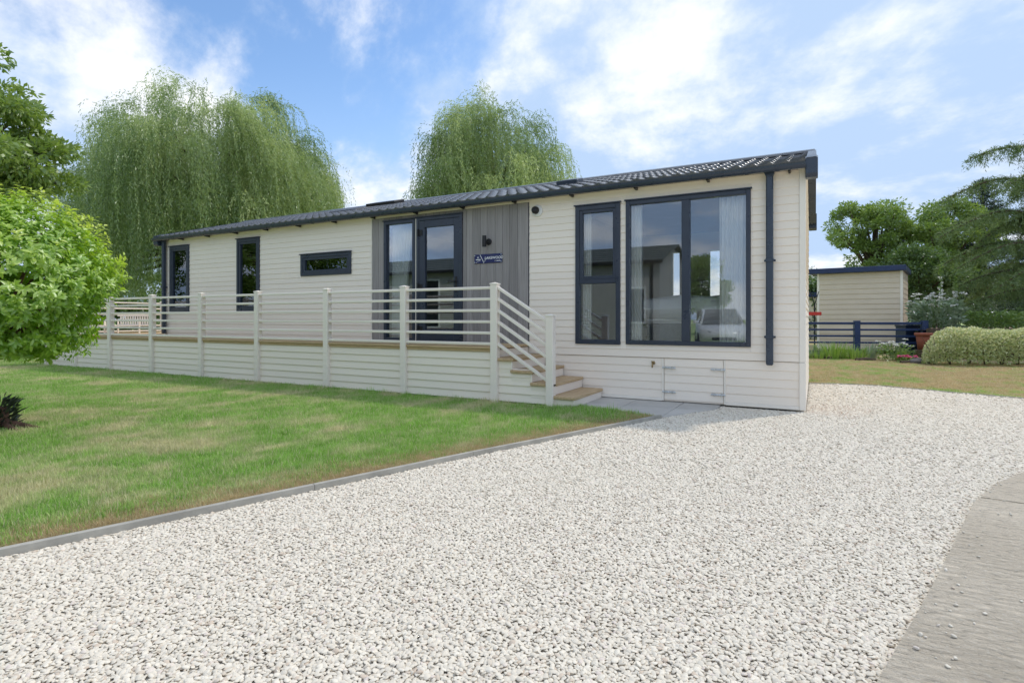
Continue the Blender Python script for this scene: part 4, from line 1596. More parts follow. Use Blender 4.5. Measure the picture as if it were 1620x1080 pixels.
def conifer(name, label, base, H, Rb, seed, mat_, zmin=.8, up=.25):
    q = np.random.default_rng(seed)
    t = thing(name, label, 'tree', base)
    bxx, by, _ = base
    tr = MB().tube([(bxx, by, -.1), (bxx, by, H * .5), (bxx, by, H)], [.20, .12, .02], 8)
    P = []; D = []
    z = zmin
    while z < H - .15:
        Lr = Rb * (1 - (z / H)) ** .8 + .12
        k = 7
        for j in range(k):
            a = q.uniform(0, 6.28)
            L = Lr * q.uniform(.7, 1.1)
            tip = Vector((bxx + math.cos(a) * L, by + math.sin(a) * L, z + up * L + .08))
            tr.tube([(bxx, by, z), (bxx + math.cos(a) * L * .6, by + math.sin(a) * L * .6, z + up * L * .35), tip], [.03, .018, .006], 4, False)
            nn = int(170 * L) + 25
            s = q.random(nn) ** .7
            base_p = np.array([bxx, by, z])
            dirv_ = np.array([math.cos(a), math.sin(a), up])
            pts = base_p + s[:, None] * L * dirv_ + q.normal(0, .10, (nn, 3)) * (1.2 - s[:, None] * .6)
            P.append(pts); D.append(dirv_ * .7 + q.normal(0, .6, (nn, 3)) + np.array([0, 0, .15]))
        z += .30
    obj('trunk', tr, BARK, t)
    P = np.concatenate(P); D = np.concatenate(D)
    leaves('crown', P, D, q.uniform(.10, .18, len(P)), q.uniform(.018, .03, len(P)), mat_, t, rng=q)
conifer('spruce_tree', 'dark blue-green spruce standing behind the drooping cedar', (6.4, 23.0, 0), 7.1, 2.3, 51, L_SPRUCE, .8, .32)
conifer('spruce_tree', 'second dark spruce behind the cedar by the picture edge', (9.0, 23.6, 0), 8.2, 2.6, 52, L_SPRUCE, .8, .3)

def cedar(name, label, base, H, limbs, seed):
    """long boughs that rise, arch and weep at the tips with hanging sprays"""
    q = np.random.default_rng(seed)
    t = thing(name, label, 'tree', base)
    bxx, by, _ = base
    tr = MB().tube([(bxx, by, -.1), (bxx, by, H * .5), (bxx, by, H)], [.30, .20, .03], 10)
    P = []; D = []; V = []
    for (z0, a, L, rise, drop) in limbs:
        pts = []
        n = 12
        for i in range(n + 1):
            s = i / n
            zz_ = z0 + rise * math.sin(min(1, s * 1.15) * math.pi * .55) - drop * max(0, s - .35) ** 1.7
            pts.append(Vector((bxx + math.cos(a + .12 * math.sin(s * 4)) * L * s, by + math.sin(a + .12 * math.sin(s * 4)) * L * s, zz_)))
        tr.tube(pts, [.055 * (1 - .9 * i / n) + .006 for i in range(n + 1)], 5, False)
        # side sprays hang from the bough
        for i in range(2, n + 1):
            for r_ in range(7):
                f = q.random()
                o = pts[i - 1].lerp(pts[i], f)
                sd = q.choice([-1, 1])
                w = q.uniform(.1, .55) * (1.15 - .75 * i / n)
                dirs = np.array([-math.sin(a) * sd + .5 * math.cos(a), math.cos(a) * sd + .5 * math.sin(a), 0.])
                hl = q.uniform(.22, .62) * (1.1 - .4 * i / n)
                m = int(46 * (w + hl)) + 8
                s = q.random(m)
                pth = np.array(o) + dirs * (w * np.sqrt(s))[:, None] + np.array([0, 0, -1]) * (hl * s ** 1.6)[:, None]
                P.append(pth + q.normal(0, .035, (m, 3)))
                D.append(dirs * (1 - s)[:, None] * .7 + q.normal(0, .5, (m, 3)) + np.array([0, 0, -.7]))
                V.append(np.clip(q.uniform(0, .5) + q.random(m) * .5, 0, 1))
        for i in range(1, n + 1):          # needles along the bough's top
            m = 60
            s = q.random(m)
            a_, b_ = np.array(pts[i - 1]), np.array(pts[i])
            P.append(a_ + (b_ - a_) * s[:, None] + q.normal(0, .04, (m, 3)))
            D.append((b_ - a_) * 2 + q.normal(0, .5, (m, 3)) + np.array([0, 0, .2]))
            V.append(q.random(m))
    obj('trunk', tr, BARK, t)
    P = np.concatenate(P); D = np.concatenate(D); V = np.concatenate(V)
    leaves('crown', P, D, q.uniform(.07, .13, len(P)), q.uniform(.014, .024, len(P)), L_CEDAR, t, V, rng=q)
lb = []
q = np.random.default_rng(77)
A0 = math.pi + R(28)          # towards the lodge
for z0, a, L, rise, drop in ((5.85, A0 + .05, 2.6, .45, .75), (4.7, A0 - .02, 3.3, .75, 1.6), (4.95, A0 + .5, 2.6, .5, 1.1), (3.75, A0 + .02, 3.4, .75, 1.9),
                             (3.9, A0 - .35, 3.0, .6, 1.4), (2.9, A0 + .18, 3.3, .6, 1.9), (3.0, A0 - .3, 3.0, .6, 1.8), (2.3, A0 + .45, 2.8, .5, 1.6),
                             (2.2, A0 - .1, 3.0, .5, 1.6), (1.75, A0 + .2, 3.0, .35, 1.2)):
    lb.append((z0, a, L, rise, drop))
for i in range(12):
    z0 = q.uniform(1.4, 4.3)
    lb.append((z0, q.uniform(0, 6.28), 3.6 * (1 - z0 / 10.5) * q.uniform(.8, 1.1), .6, 1.7))
for i in range(18):
    z0 = 4.6 + i * .19
    lb.append((z0, A0 + math.pi + q.uniform(-1.9, 1.9), 2.6 * (1 - z0 / 9.2) + .25, .35, .9))
cedar('cedar_tree', 'deodar cedar with long drooping boughs at the garden corner', (6.55, 15.0, 0), 8.2, lb, 61)

# ---- bright leafy bush close on the lawn
def big_bush():
    q = np.random.default_rng(91)
    c = np.array([-7.09, -5.03, 1.53])
    base = Vector((-7.52, -5.14, 0))
    t = thing('leafy_bush', 'rounded bright green bush with glossy leaves on the lawn', 'bush', tuple(base))
    st = MB()
    tips = []
    n = 3000
    U = unit(q.normal(size=(n, 3)))
    lump = 1 + .12 * np.sin(3.6 * U[:, 0] + 1) * np.sin(3.3 * U[:, 1]) + .08 * np.sin(6 * U[:, 2] + 2 * U[:, 0])
    rr = (.60 + .40 * q.random(n) ** .5) * lump
    Rv = np.array([1.02, .98, .86])
    T = c + U * rr[:, None] * Rv
    # flatter underside
    T[:, 2] = np.maximum(T[:, 2], .70 + .12 * q.random(n))
    ax = unit(U * .8 + np.array([0, 0, .55]) + q.normal(0, .25, (n, 3)))
    # shoots standing out of the top
    k = 90
    U2 = unit(q.normal(size=(k, 3)) * np.array([1, 1, .35]) + np.array([0, 0, .9]))
    T2 = c + U2 * Rv * q.uniform(1.02, 1.14, (k, 1))
    T = np.concatenate([T, T2]); ax = np.concatenate([ax, unit(U2 * .5 + np.array([0, 0, 1.]) + q.normal(0, .15, (k, 3)))])
    young = np.concatenate([np.clip((rr - .86) * 2.4, 0, 1) * np.clip(U[:, 2] + .55, 0, 1), np.full(k, .85)])
    per = 9
    N = len(T)
    P = np.repeat(T, per, 0); A = np.repeat(ax, per, 0); Y = np.repeat(young, per)
    s = np.tile(np.arange(per), N) / per
    P = P - A * (.075 * s)[:, None]
    ref = unit(np.cross(A, q.normal(size=A.shape)))
    ref2 = np.cross(A, ref)
    ang = np.tile(np.arange(per) * 2.4, N) + q.normal(0, .3, len(P))
    out = ref * np.cos(ang)[:, None] + ref2 * np.sin(ang)[:, None]
    tilt = (.55 - .75 * s + q.normal(0, .18, len(P)))[:, None]
    D = unit(out + A * tilt + q.normal(0, .1, A.shape))
    Nn = unit(A - D * (A * D).sum(1, keepdims=True) + q.normal(0, .15, A.shape))
    L = q.uniform(.048, .084, len(P)) * (1 - .15 * Y)
    broad_leaves('foliage', P, D, Nn, L, L * q.uniform(.36, .46, len(P)), L_BUSH, t, np.clip(q.random(len(P)) * .75 + Y * .25, 0, 1), np.clip(Y * q.uniform(.35, 1, len(P)), 0, .9), .22)
    st.tube([(-7.52, -5.14, -.05), (-7.48, -5.12, .3), (-7.30, -5.05, .70)], [.09, .075, .06], 9)
    for i in range(0, n, 60):
        st.tube([(-7.30, -5.05, .66), tuple((np.array([-7.2, -5.02, 1.0]) * .5 + T[i] * .5)), tuple(T[i] * .92 + c * .08)], [.03, .016, .005], 5, False)
    obj('stem', st, BARK_RED, t)
    return t
big_bush()
# dark shrub stump at the picture's left edge
def stump():
    q = np.random.default_rng(13)
    c = np.array([-7.24, -5.0, 0.])
    t = thing('shrub_stump', 'dark sprouting shrub stump with reddish roots on the lawn', 'stump', tuple(c))
    st = MB().lathe([(.13, -.03), (.11, .06), (.09, .16), (.085, .22), (.0, .225)], 10, tuple(c))
    for a, L in ((.45, .55), (.1, .42), (.9, .35), (2.2, .4), (3.5, .4), (5.2, .35)):
        d = Vector((math.cos(a), math.sin(a), 0))
        st.tube([Vector(c) + d * .05 + Vector((0, 0, .07)), Vector(c) + d * L * .5 + Vector((0, 0, .035)), Vector(c) + d * L + Vector((0, 0, .0))], [.04, .028, .01], 6)
    obj('roots', st, BARK_RED, t)
    n = 420
    a = q.uniform(0, 6.28, n); r = .16 * np.sqrt(q.random(n))
    P = c + np.stack([np.cos(a) * r, np.sin(a) * r, q.uniform(.02, .30, n)], 1)
    D = np.stack([np.cos(a), np.sin(a), q.uniform(.1, 1.2, n)], 1) + q.normal(0, .25, (n, 3))
    m = leaf_mat('dark_shoot_leaf', (.025, .035, .020), (.07, .085, .04), .2, .08)
    leaves('foliage', P, D, q.uniform(.06, .12, n), q.uniform(.016, .026, n), m, t, rng=q)
stump()

# ================================================================== garden to the right
# dwarf variegated hedge
def hedge(name, label, x0, y0, x1, y1, wd, h, seed):
    q = np.random.default_rng(seed)
    a, b = np.array([x0, y0]), np.array([x1, y1])
    d = (b - a) / np.linalg.norm(b - a); s = np.array([-d[1], d[0]]); L = np.linalg.norm(b - a)
    t = thing(name, label, 'hedge', ((x0 + x1) / 2, (y0 + y1) / 2, 0))
    n = 21000
    u = q.random(n); th = q.uniform(0, math.pi, n)
    pw = .72
    cx = np.sign(np.cos(th)) * np.abs(np.cos(th)) ** pw * wd / 2
    cz = .08 + (h - .08) * np.abs(np.sin(th)) ** pw
    endf = np.clip(np.minimum(u, 1 - u) * L / .5, 0, 1) ** .5
    lump = 1 + .02 * np.sin(u * L * 1.7 + 1) + .02 * np.sin(u * L * 4.3 + th * 2.3) + .025 * np.sin(u * L * 11 + th * 9)
    f = (endf * lump * (1 - .22 * q.random(n) ** 2))
    P = np.stack([a[0] + d[0] * u * L + s[0] * cx * f, a[1] + d[1] * u * L + s[1] * cx * f, .06 + (cz - .06) * np.minimum(f, 1.12)], 1)
    nrm = np.stack([s[0] * np.cos(th), s[1] * np.cos(th), np.sin(th)], 1)
    D = nrm * .6 + q.normal(0, .6, (n, 3))
    tone = np.clip(.25 + .55 * np.sin(th) * q.random(n) + .35 * q.random(n) - .25 * (q.random(n) < .3), 0, 1)
    leaves('foliage', P, D, q.uniform(.04, .075, n), q.uniform(.025, .042, n), L_VARIEG, t, tone, rng=q)
    st = MB()
    for i in range(9):
        p = a + d * (i + .5) / 9 * L
        for j in range(4):
            o = q.normal(0, .1, 2)
            st.tube([(p[0], p[1], -.03), (p[0] + o[0], p[1] + o[1], h * .45), (p[0] + o[0] * 2.2, p[1] + o[1] * 2.2, h * .8)], [.015, .010, .004], 4, False)
    obj('stem', st, BARK, t)
hedge('clipped_hedge', 'low rounded hedge of cream-edged variegated leaves beside the dry grass', 2.45, 8.95, 5.6, 10.6, 1.05, .86, 5)

# added hedges closing the view; those on the left imitate shade under the willow
def tall_hedge(label, x0, y0, x1, y1, wd, h, seed, n, m):
    q = np.random.default_rng(seed)
    a, b = np.array([x0, y0]), np.array([x1, y1])
    d = (b - a) / np.linalg.norm(b - a); s = np.array([-d[1], d[0]]); L = np.linalg.norm(b - a)
    t = thing('backdrop_hedge', label, 'hedge', ((x0 + x1) / 2, (y0 + y1) / 2, 0))
    u = q.random(n) * L; v = q.uniform(-1, 1, n); w = q.random(n)
    top = h * (.82 + .12 * np.sin(u * 1.3 + seed) + .10 * np.sin(u * 3.1) + .05 * np.sin(u * 8.3))
    edge = q.random(n) < .55
    z = np.where(edge, top * (1 - .10 * q.random(n) ** 2), top * w)
    off = np.where(edge, v * wd * .4, np.sign(v) * wd * (.38 + .12 * np.abs(v)))
    P = np.stack([a[0] + d[0] * u + s[0] * off, a[1] + d[1] * u + s[1] * off, z], 1)
    leaves('foliage', P, q.normal(size=(n, 3)) + np.array([0, 0, -.3]), q.uniform(.16, .28, n), q.uniform(.09, .14, n), m, t, rng=q)
    st = MB()
    for i in range(int(L)):
        p = a + d * (i + .5)
        st.tube([(p[0], p[1], -.1), (p[0] + q.normal(0, .1), p[1], h * .7)], [.05, .02], 5, False)
    obj('stem', st, BARK, t)
tall_hedge('added dark hedge standing in for hanging foliage and shade beneath the broad willow', -40, 14.5, -17, 20.5, 2.0, 4.0, 1, 24000, L_DARK)
tall_hedge('added dark low hedge standing in for willow shade beyond the railed deck end', -20.0, -.5, -18.6, 8.5, 1.2, 1.7, 4, 9000, L_DARK)
tall_hedge('added dark hedge in place of low willow foliage and shade far left of the deck', -58, -8, -36, 13, 2.0, 3.6, 3, 22000, L_DARK)
tall_hedge('dark boundary hedge behind the shed and garden trees', -4, 27.5, 16, 26, 2.0, 3.2, 2, 20000, L_DARK)

# timber retaining wall behind the hedge
def bar(name, m, parent, a, b, w, z0, z1, c=.006):
    a, b = Vector((*a, 0)), Vector((*b, 0))
    L = (b - a).length
    o = obj(name, MB().box(0, L, -w / 2, w / 2, z0, z1, c), m, None)
    if parent is not None:
        o.parent = parent
        if parent.type == 'EMPTY': o.matrix_parent_inverse = parent.matrix_basis.inverted()
    o.location = (a.x, a.y, 0); o.rotation_euler = (0, 0, math.atan2(b.y - a.y, b.x - a.x))
    return o
SLEEPER = M('weathered_sleeper', (.14, .105, .075), (.08, .06, .045), 8, .9, .1, bump=.5, bscale=30, bdist=.01, rand=.15)
rw = thing('sleeper_wall', 'brown timber sleeper wall behind the variegated hedge', 'wall', (4, 12.2, 0))
for k in range(3):
    xs = [0, 2.1 + .3 * (k % 2), 4.5, 6.6]
    for s, e in zip(xs, xs[1:]):
        a = (2.86 + .88 * s, 11.45 + .475 * s); b = (2.86 + .88 * (e - .008), 11.45 + .475 * (e - .008))
        bar('sleeper', SLEEPER, rw, a, b, .2 - .012 * (k % 2), -.02 + k * .29, -.02 + (k + 1) * .29 - .005)
sheet('raised_bed', [(2.86, 11.6), (8.6, 14.7), (12, 19), (5, 22), (2.3, 15), (2.5, 13)], .80, SOIL)

# cream shed with flat navy roof
shed = thing('garden_shed', 'small cream clad shed with flat navy roof beyond the garden fence', 'shed', (1.36, 14.0, 0), rz=R(-10))
BEIGE = M('beige_cladding', (.70, .60, .475), (.65, .555, .435), 2, .55, .3, rand=.02)
NAVYPAINT = M('navy_paint', (.020, .040, .115), (.014, .03, .09), 5, .4, .4)
def spart(name, mb, m, parent=None):
    o = obj(name, mb, m)
    o.parent = parent or shed
    return o
SW, SDp, SH = 2.38, 2.2, 2.62
# local frame: x along the front, y into depth; origin at the front's middle
swall = spart('wall', MB().box(-SW / 2, SW / 2, .01, SDp, .1, SH), BEIGE)
z = .1
while z < SH - .02:
    q1 = min(z + .166, SH)
    mb = MB().prism([(.009, z), (-.024, z), (-.004, q1), (.009, q1)], 'x', -SW / 2 + .06, SW / 2 - .06)
    spart('cladding_board', mb, BEIGE, swall)
    mb = MB().prism([(SW / 2 + .001, z), (SW / 2 + .022, z), (SW / 2 + .013, q1), (SW / 2 + .001, q1)], 'y', .06, SDp)
    spart('cladding_board', mb, BEIGE, swall)
    z += .166
for sx in (-SW / 2 - .012, SW / 2 - .058):
    spart('corner_trim', MB().box(sx, sx + .07, -.022, .05, .1, SH), CREAM_TRIM)
rf = spart('roof', MB().box(-SW / 2 - .26, SW / 2 + .10, -.22, SDp + .2, SH + .001, SH + .17, .01), NAVYPAINT)

# navy rail fence
nf = thing('rail_fence', 'navy painted rail fence in front of the cream shed', 'fence', (1.3, 11.6, 0))
FA, FB = (-.9, 10.85), (2.86, 12.13)
def fp(t): return (FA[0] + (FB[0] - FA[0]) * t, FA[1] + (FB[1] - FA[1]) * t)
for t_ in (0.0, .553, 1.0):
    p = fp(t_)
    o = bar('post', NAVYPAINT, nf, (p[0] - .075, p[1] - .025), (p[0] + .075, p[1] + .025), .12, -.03, 1.06)
for zz in (.36, .55, .735, .92):
    for s, e in ((.022, .532), (.575, .978)):
        h = .028 if zz < .9 else .036
        bar('rail', NAVYPAINT, nf, fp(s), fp(e), .05, zz + .06 - h, zz + .06 + h)
nb = thing('storage_box', 'dark navy storage box behind the rail fence by the shed', 'box', (2.75, 12.75, 0), rz=R(28))
for nm, a in (('box_body', (-.45, .25, -.2, .25, 0, .88)), ('box_lid', (-.47, .27, -.22, .27, .882, .93))):
    o = obj(nm, MB().box(*a, .01), M('dark_navy_' + nm, (.012, .022, .055), None, rough=.4)); o.parent = nb

# terracotta pot
PX, PY = 2.60, 10.42
pot = thing('plant_pot', 'terracotta plant pot beside the variegated hedge', 'pot', (PX, PY, 0))
TERRA = M('terracotta', (.30, .10, .065), (.24, .08, .05), 6, .8, .2)
obj('pot_body', MB().lathe([(.0, .0), (.125, .0), (.175, .42), (.16, .42), (.14, .37), (.0, .37)], 20, (PX, PY, .30)), TERRA, pot, True)
obj('pot_rim', MB().lathe([(.172, .37), (.20, .375), (.205, .44), (.175, .445), (.165, .42)], 20, (PX, PY, .30)), TERRA, pot, True)
obj('plinth', MB().box(PX - .18, PX + .18, PY - .18, PY + .18, -.02, .30, .02), SLEEPER, pot)

# white outbuilding far behind
ob = thing('outbuilding', 'pale outbuilding with navy fascia in the gap beside the lodge gable', 'building', (-1.2, 26.6, 0))
bx('wall', CREAM, ob, -3.2, .45, 26.4, 29, 0, 2.25, 0)
bx('fascia', NAVYPAINT, ob, -3.4, .65, 26.2, 29.2, 2.251, 2.5, .01)
bx('window', SLATE, ob, -2.2, -1.2, 26.37, 26.42, .9, 1.9, .01)
# bird table with red tray
bt = thing('bird_feeder', 'dark forked pole with a red tray in the gap beside the lodge', 'bird feeder', (.10, 13.4, 0))
obj('pole', MB().tube([(.10, 13.4, -.02), (.10, 13.4, 1.62)], .022, 8)
    .tube([(.10, 13.4, 1.55), (-.02, 13.34, 2.0)], .014, 6).tube([(.10, 13.4, 1.55), (.22, 13.46, 2.0)], .014, 6), BLACK, bt)
obj('tray', MB().box(-.12, .30, 13.2, 13.55, 1.22, 1.33, .01), M('red_plastic', (.55, .03, .02), None, rough=.4), bt)
obj('foot', MB().tube([(-.1, 13.3, .02), (.1, 13.4, .06), (.3, 13.5, .02)], .025, 6), BLACK, bt)

# ---- flower bed
def strap_plant(name, label, x, y, n, h, spread, m, seed, cat='plant', w=.014, group=None):
    q = np.random.default_rng(seed)
    t = thing(name, label, cat, (x, y, 0), group)
    V = []; v = []
    for i in range(n):
        a = q.uniform(0, 6.28); r = spread * .5 * math.sqrt(q.random())
        b = np.array([x + math.cos(a) * r, y + math.sin(a) * r, -.01])
        L = h * q.uniform(.6, 1.15); ln = q.uniform(.1, .6)
        d = np.array([math.cos(a) * ln, math.sin(a) * ln, 1.]); d /= np.linalg.norm(d)
        s = np.array([-math.sin(a), math.cos(a), 0]) * w * .5
        mid = b + d * L * .6; tip = b + d * L * .85 + np.array([math.cos(a), math.sin(a), -.3]) * L * .35 * ln * 1.6
        V += [b - s, b + s, mid + s, tip, mid - s]; v.append(q.random())
    big_mesh('foliage', np.array(V), 5, m, t, np.array(v), None, [(0, 1, 2, 4), (4, 2, 3)])
    return t
GB = 'strap leaved clumps in the bed below the rail fence'
for i, (x, y, h, sp, m, lab) in enumerate(((-.05, 10.35, .55, .5, L_GLAUCOUS, 'grey-green strap leaved clump next to the lodge gable'),
        (.55, 10.3, .62, .8, L_STRAP, 'tall bright grass clump below the rail fence'),
        (1.05, 10.35, .5, .7, L_STRAP, 'mid-height bright grass clump between the tall clump and the fence post'),
        (1.45, 10.75, .6, .35, L_GLAUCOUS, 'grey-green strap leaves at the foot of the middle fence post'),
        (2.15, 10.15, .45, .4, L_GREEN, 'leafy clump in front of the terracotta pot'),
        (.2, 10.0, .32, .5, L_STRAP, 'short grass clump in front of the bed beside the gable'))):
    strap_plant('grass_clump', lab, x, y, int(260 * sp), h, sp, m, 200 + i, group=GB)
def flowering(name, label, x, y, h, rad, heads, leafn, seed, lm, pm, disc=.05, z0=0.0, leaf=(.07, .04)):
    q = np.random.default_rng(seed)
    t = thing(name, label, 'flower', (x, y, z0))
    a = q.uniform(0, 6.28, leafn); r = rad * np.sqrt(q.random(leafn)); zz_ = h * q.random(leafn) ** .8 * .85
    P = np.stack([x + np.cos(a) * r, y + np.sin(a) * r, z0 + zz_], 1)
    D = np.stack([np.cos(a), np.sin(a), q.uniform(-.3, .8, leafn)], 1) + q.normal(0, .4, (leafn, 3))
    leaves('foliage', P, D, leaf[0] * q.uniform(.7, 1.3, leafn), leaf[1] * q.uniform(.7, 1.3, leafn), lm, t, rng=q)
    st = MB(); PP = []; DD = []
    for i in range(heads):
        a = q.uniform(0, 6.28); r = rad * math.sqrt(q.random()) * 1.05
        hx, hy, hz = x + math.cos(a) * r, y + math.sin(a) * r, z0 + h * q.uniform(.7, 1.12)
        st.tube([(x + math.cos(a) * r * .5, y + math.sin(a) * r * .5, z0), (hx, hy, hz)], .004, 4, False)
        for j in range(16):
            b = q.uniform(0, 6.28)
            PP.append((hx, hy, hz + q.normal(0, disc * .12))); DD.append((math.cos(b), math.sin(b), q.uniform(-.1, .5)))
    obj('stalk', st, MATS['garden_leaf'], t)
    PP = np.array(PP); DD = np.array(DD)
    leaves('petals', PP, DD, disc * q.uniform(.8, 1.2, len(PP)), disc * .55, pm, t, rng=q, N=np.tile([0, 0, 1.], (len(PP), 1)))
flowering('hydrangea', 'cream white flower heads in the bed by the fence post', 1.95, 10.15, .52, .38, 16, 420, 301, L_GREEN, PETAL_W, .075)
flowering('pink_flower', 'small clump of pink flowers at the edge of the bed', 2.2, 9.62, .16, .24, 16, 120, 302, L_GREEN, PETAL_P, .06)
flowering('daisy_bush', 'tall clump of white daisies behind the sleeper wall', 3.2, 12.65, .95, .62, 46, 900, 303, L_GLAUCOUS, PETAL_W, .075, .78, (.16, .07))
flowering('leafy_shrub', 'soft grey-green flowering shrub under the cedar', 5.3, 14.4, 1.0, .9, 26, 1800, 304, L_GLAUCOUS, PETAL_W, .035, .78, (.10, .03))
flowering('leafy_shrub', 'bright green low shrub above the sleeper wall', 4.6, 13.1, .62, .7, 0 + 4, 1500, 305, L_GREEN, PETAL_W, .03, .78, (.10, .045))
flowering('leafy_shrub', 'green shrub above the sleeper wall at the picture edge', 6.0, 13.9, .75, .8, 4, 1500, 306, L_GREEN, PETAL_W, .03, .78, (.10, .045))
def hollyhock(label, x, y, top, seed):
    q = np.random.default_rng(seed)
    t = thing('hollyhock', label, 'flower', (x, y, .8))
    st = MB().tube([(x, y, .8), (x + .02, y, (top + .8) / 2), (x + .05, y, top)], [.02, .014, .005], 6)
    obj('stalk', st, MATS['garden_leaf'], t)
    P = []; D = []; PW = []; DW = []
    H_ = top - .8
    for i in range(260):
        s = q.random()
        a = q.uniform(0, 6.28)
        z_ = .8 + H_ * s
        (PW if .3 < s < .72 and q.random() < .45 else P).append((x + .03 * s, y, z_))
        tgt = DW if len(PW) > len(DW) else D
        tgt.append((math.cos(a), math.sin(a), .35))
    leaves('foliage', np.array(P), np.array(D), q.uniform(.04, .10, len(P)), .04, L_GREEN, t, rng=q)
    leaves('petals', np.array(PW), np.array(DW), .085, .07, PETAL_W, t, rng=q)
hollyhock('taller white hollyhock spire against the dark trees', 3.42, 13.45, 3.05, 1)
hollyhock('shorter hollyhock spire nearer the cedar', 3.80, 13.62, 2.38, 2)
# split logs edging the bed
for i, (x, y, L, a, lab) in enumerate(((.18, 9.92, .7, .45, 'split log edging the bed nearest the gable'), (.82, 10.0, .95, .55, 'longest split log edging the grass clumps'),
                                      (1.3, 9.75, .5, .4, 'short split log lying before the flower heads'), (2.35, 9.25, .75, .45, 'flat log beside the hedge end'))):
    o = obj('split_log', MB().tube([(0, 0, .03), (L * .5, .02, .04), (L, 0, .03)], [.045, .055, .04], 8), SLEEPER)
    o.location = (x - L / 2, y, 0.0); o.rotation_euler = (0, 0, a)
    tag(o, lab, 'log', 'split logs edging the flower bed')
def rock(x, y, s, label):
    bm = bmesh.new(); bmesh.ops.create_icosphere(bm, subdivisions=3, radius=1)
    from mathutils import noise as mn
    for v in bm.verts:
        v.co *= 1 + .3 * mn.noise(v.co * 1.3 + Vector((x, y, 0)))
        v.co.x *= s; v.co.y *= s * .6; v.co.z = max(v.co.z * s * .38, -.02)
    me = bpy.data.meshes.new('rock'); bm.to_mesh(me); bm.free()
    me.materials.append(M('grey_rock', (.16, .15, .14), (.10, .095, .09), 9, .9, .2, bump=.6, bscale=30))
    o = bpy.data.objects.new('rock', me); o.location = (x, y, .03); COL.objects.link(o)
    tag(o, label, 'rock')
rock(2.42, 9.42, .30, 'flat dark rock at the end of the hedge')

# ================================================================== across the drive (mirrored in the windows)
NCREAM = M('neighbour_cladding', (.46, .45, .42), (.42, .41, .385), 2, .6, .3)
nl = thing('neighbour_lodge', 'neighbouring cream lodge with grey-green roof, mirrored in the windows', 'lodge', (-10, -11.9, 0))
NX0, NX1, NY0, NY1 = -16.5, -4.1, -14.0, -9.75
NT_TILE = M('grey_green_tile', (.10, .115, .10), (.075, .09, .08), 6, .5, .4)
mb = MB()
z = .05
while z < 2.85:
    q1 = min(z + .1, 2.88)
    mb.prism([(NY1 - .05, z), (NY1 + .014, z), (NY1 + .002, q1), (NY1 - .05, q1)], 'x', NX0, NX1)
    z += .1
obj('front_wall', mb, NCREAM, nl)
mb = MB(); z = .05
while z < 3.45:
    q1 = z + .1
    f = max(0, (z - 2.86) / .72)
    a, b = NY0 + 2.1 * f, NY1 - .06 - 2.1 * f
    mb.prism([(NX1 - .05, z), (NX1 + .014, z), (NX1 + .002, q1), (NX1 - .05, q1)], 'y', a, b)
    z += .1
obj('gable_wall', mb, NCREAM, nl)
bx('back_wall', NCREAM, nl, NX0, NX1 - .06, NY0, NY0 + .05, .05, 2.88, 0)
bx('gable_wall', NCREAM, nl, NX0, NX0 + .05, NY0 + .06, NY1 - .06, .05, 2.88, 0)
mb = MB()
ym = (NY0 + NY1) / 2
NS = 7
for c in range(NS):
    for sgn in (1, -1):
        y0_ = (NY1 + .2 - ym) * sgn
        f0, f1 = c / NS, (c + 1) / NS
        ya, za = ym + y0_ * (1 - f0), 2.90 + .72 * f0
        yb, zb = ym + y0_ * (1 - f1), 2.90 + .72 * f1
        mb.prism([(ya, za - .03), (ya, za + .035), (yb, zb + .01), (yb, zb - .03)], 'x', NX0 - .15, NX1 + .15)
obj('roof', mb, NT_TILE, nl)
obj('gutter', MB().box(NX0 - .15, NX1 + .16, NY1 + .14, NY1 + .26, 2.80, 2.91, .02), BLACK, nl)
bx('downpipe', BLACK, nl, NX1 - .26, NX1 - .18, NY1 + .02, NY1 + .09, .3, 2.85, .01)
for (a, b, c, d) in ((-5.15, -4.50, .95, 2.10), (-10.6, -9.6, 1.2, 2.4), (-13.2, -12.3, .75, 2.6)):
    w = obj('window', MB().ring(a, b, c, d, .06, NY1 - .02, NY1 + .05), WHITE, nl)
    bx('pane', M('dark_window', (.02, .025, .03), None, rough=.05) if 'dark_window' not in MATS else MATS['dark_window'], w, a + .05, b - .05, NY1 + .015, NY1 + .025, c + .05, d - .05, 0)

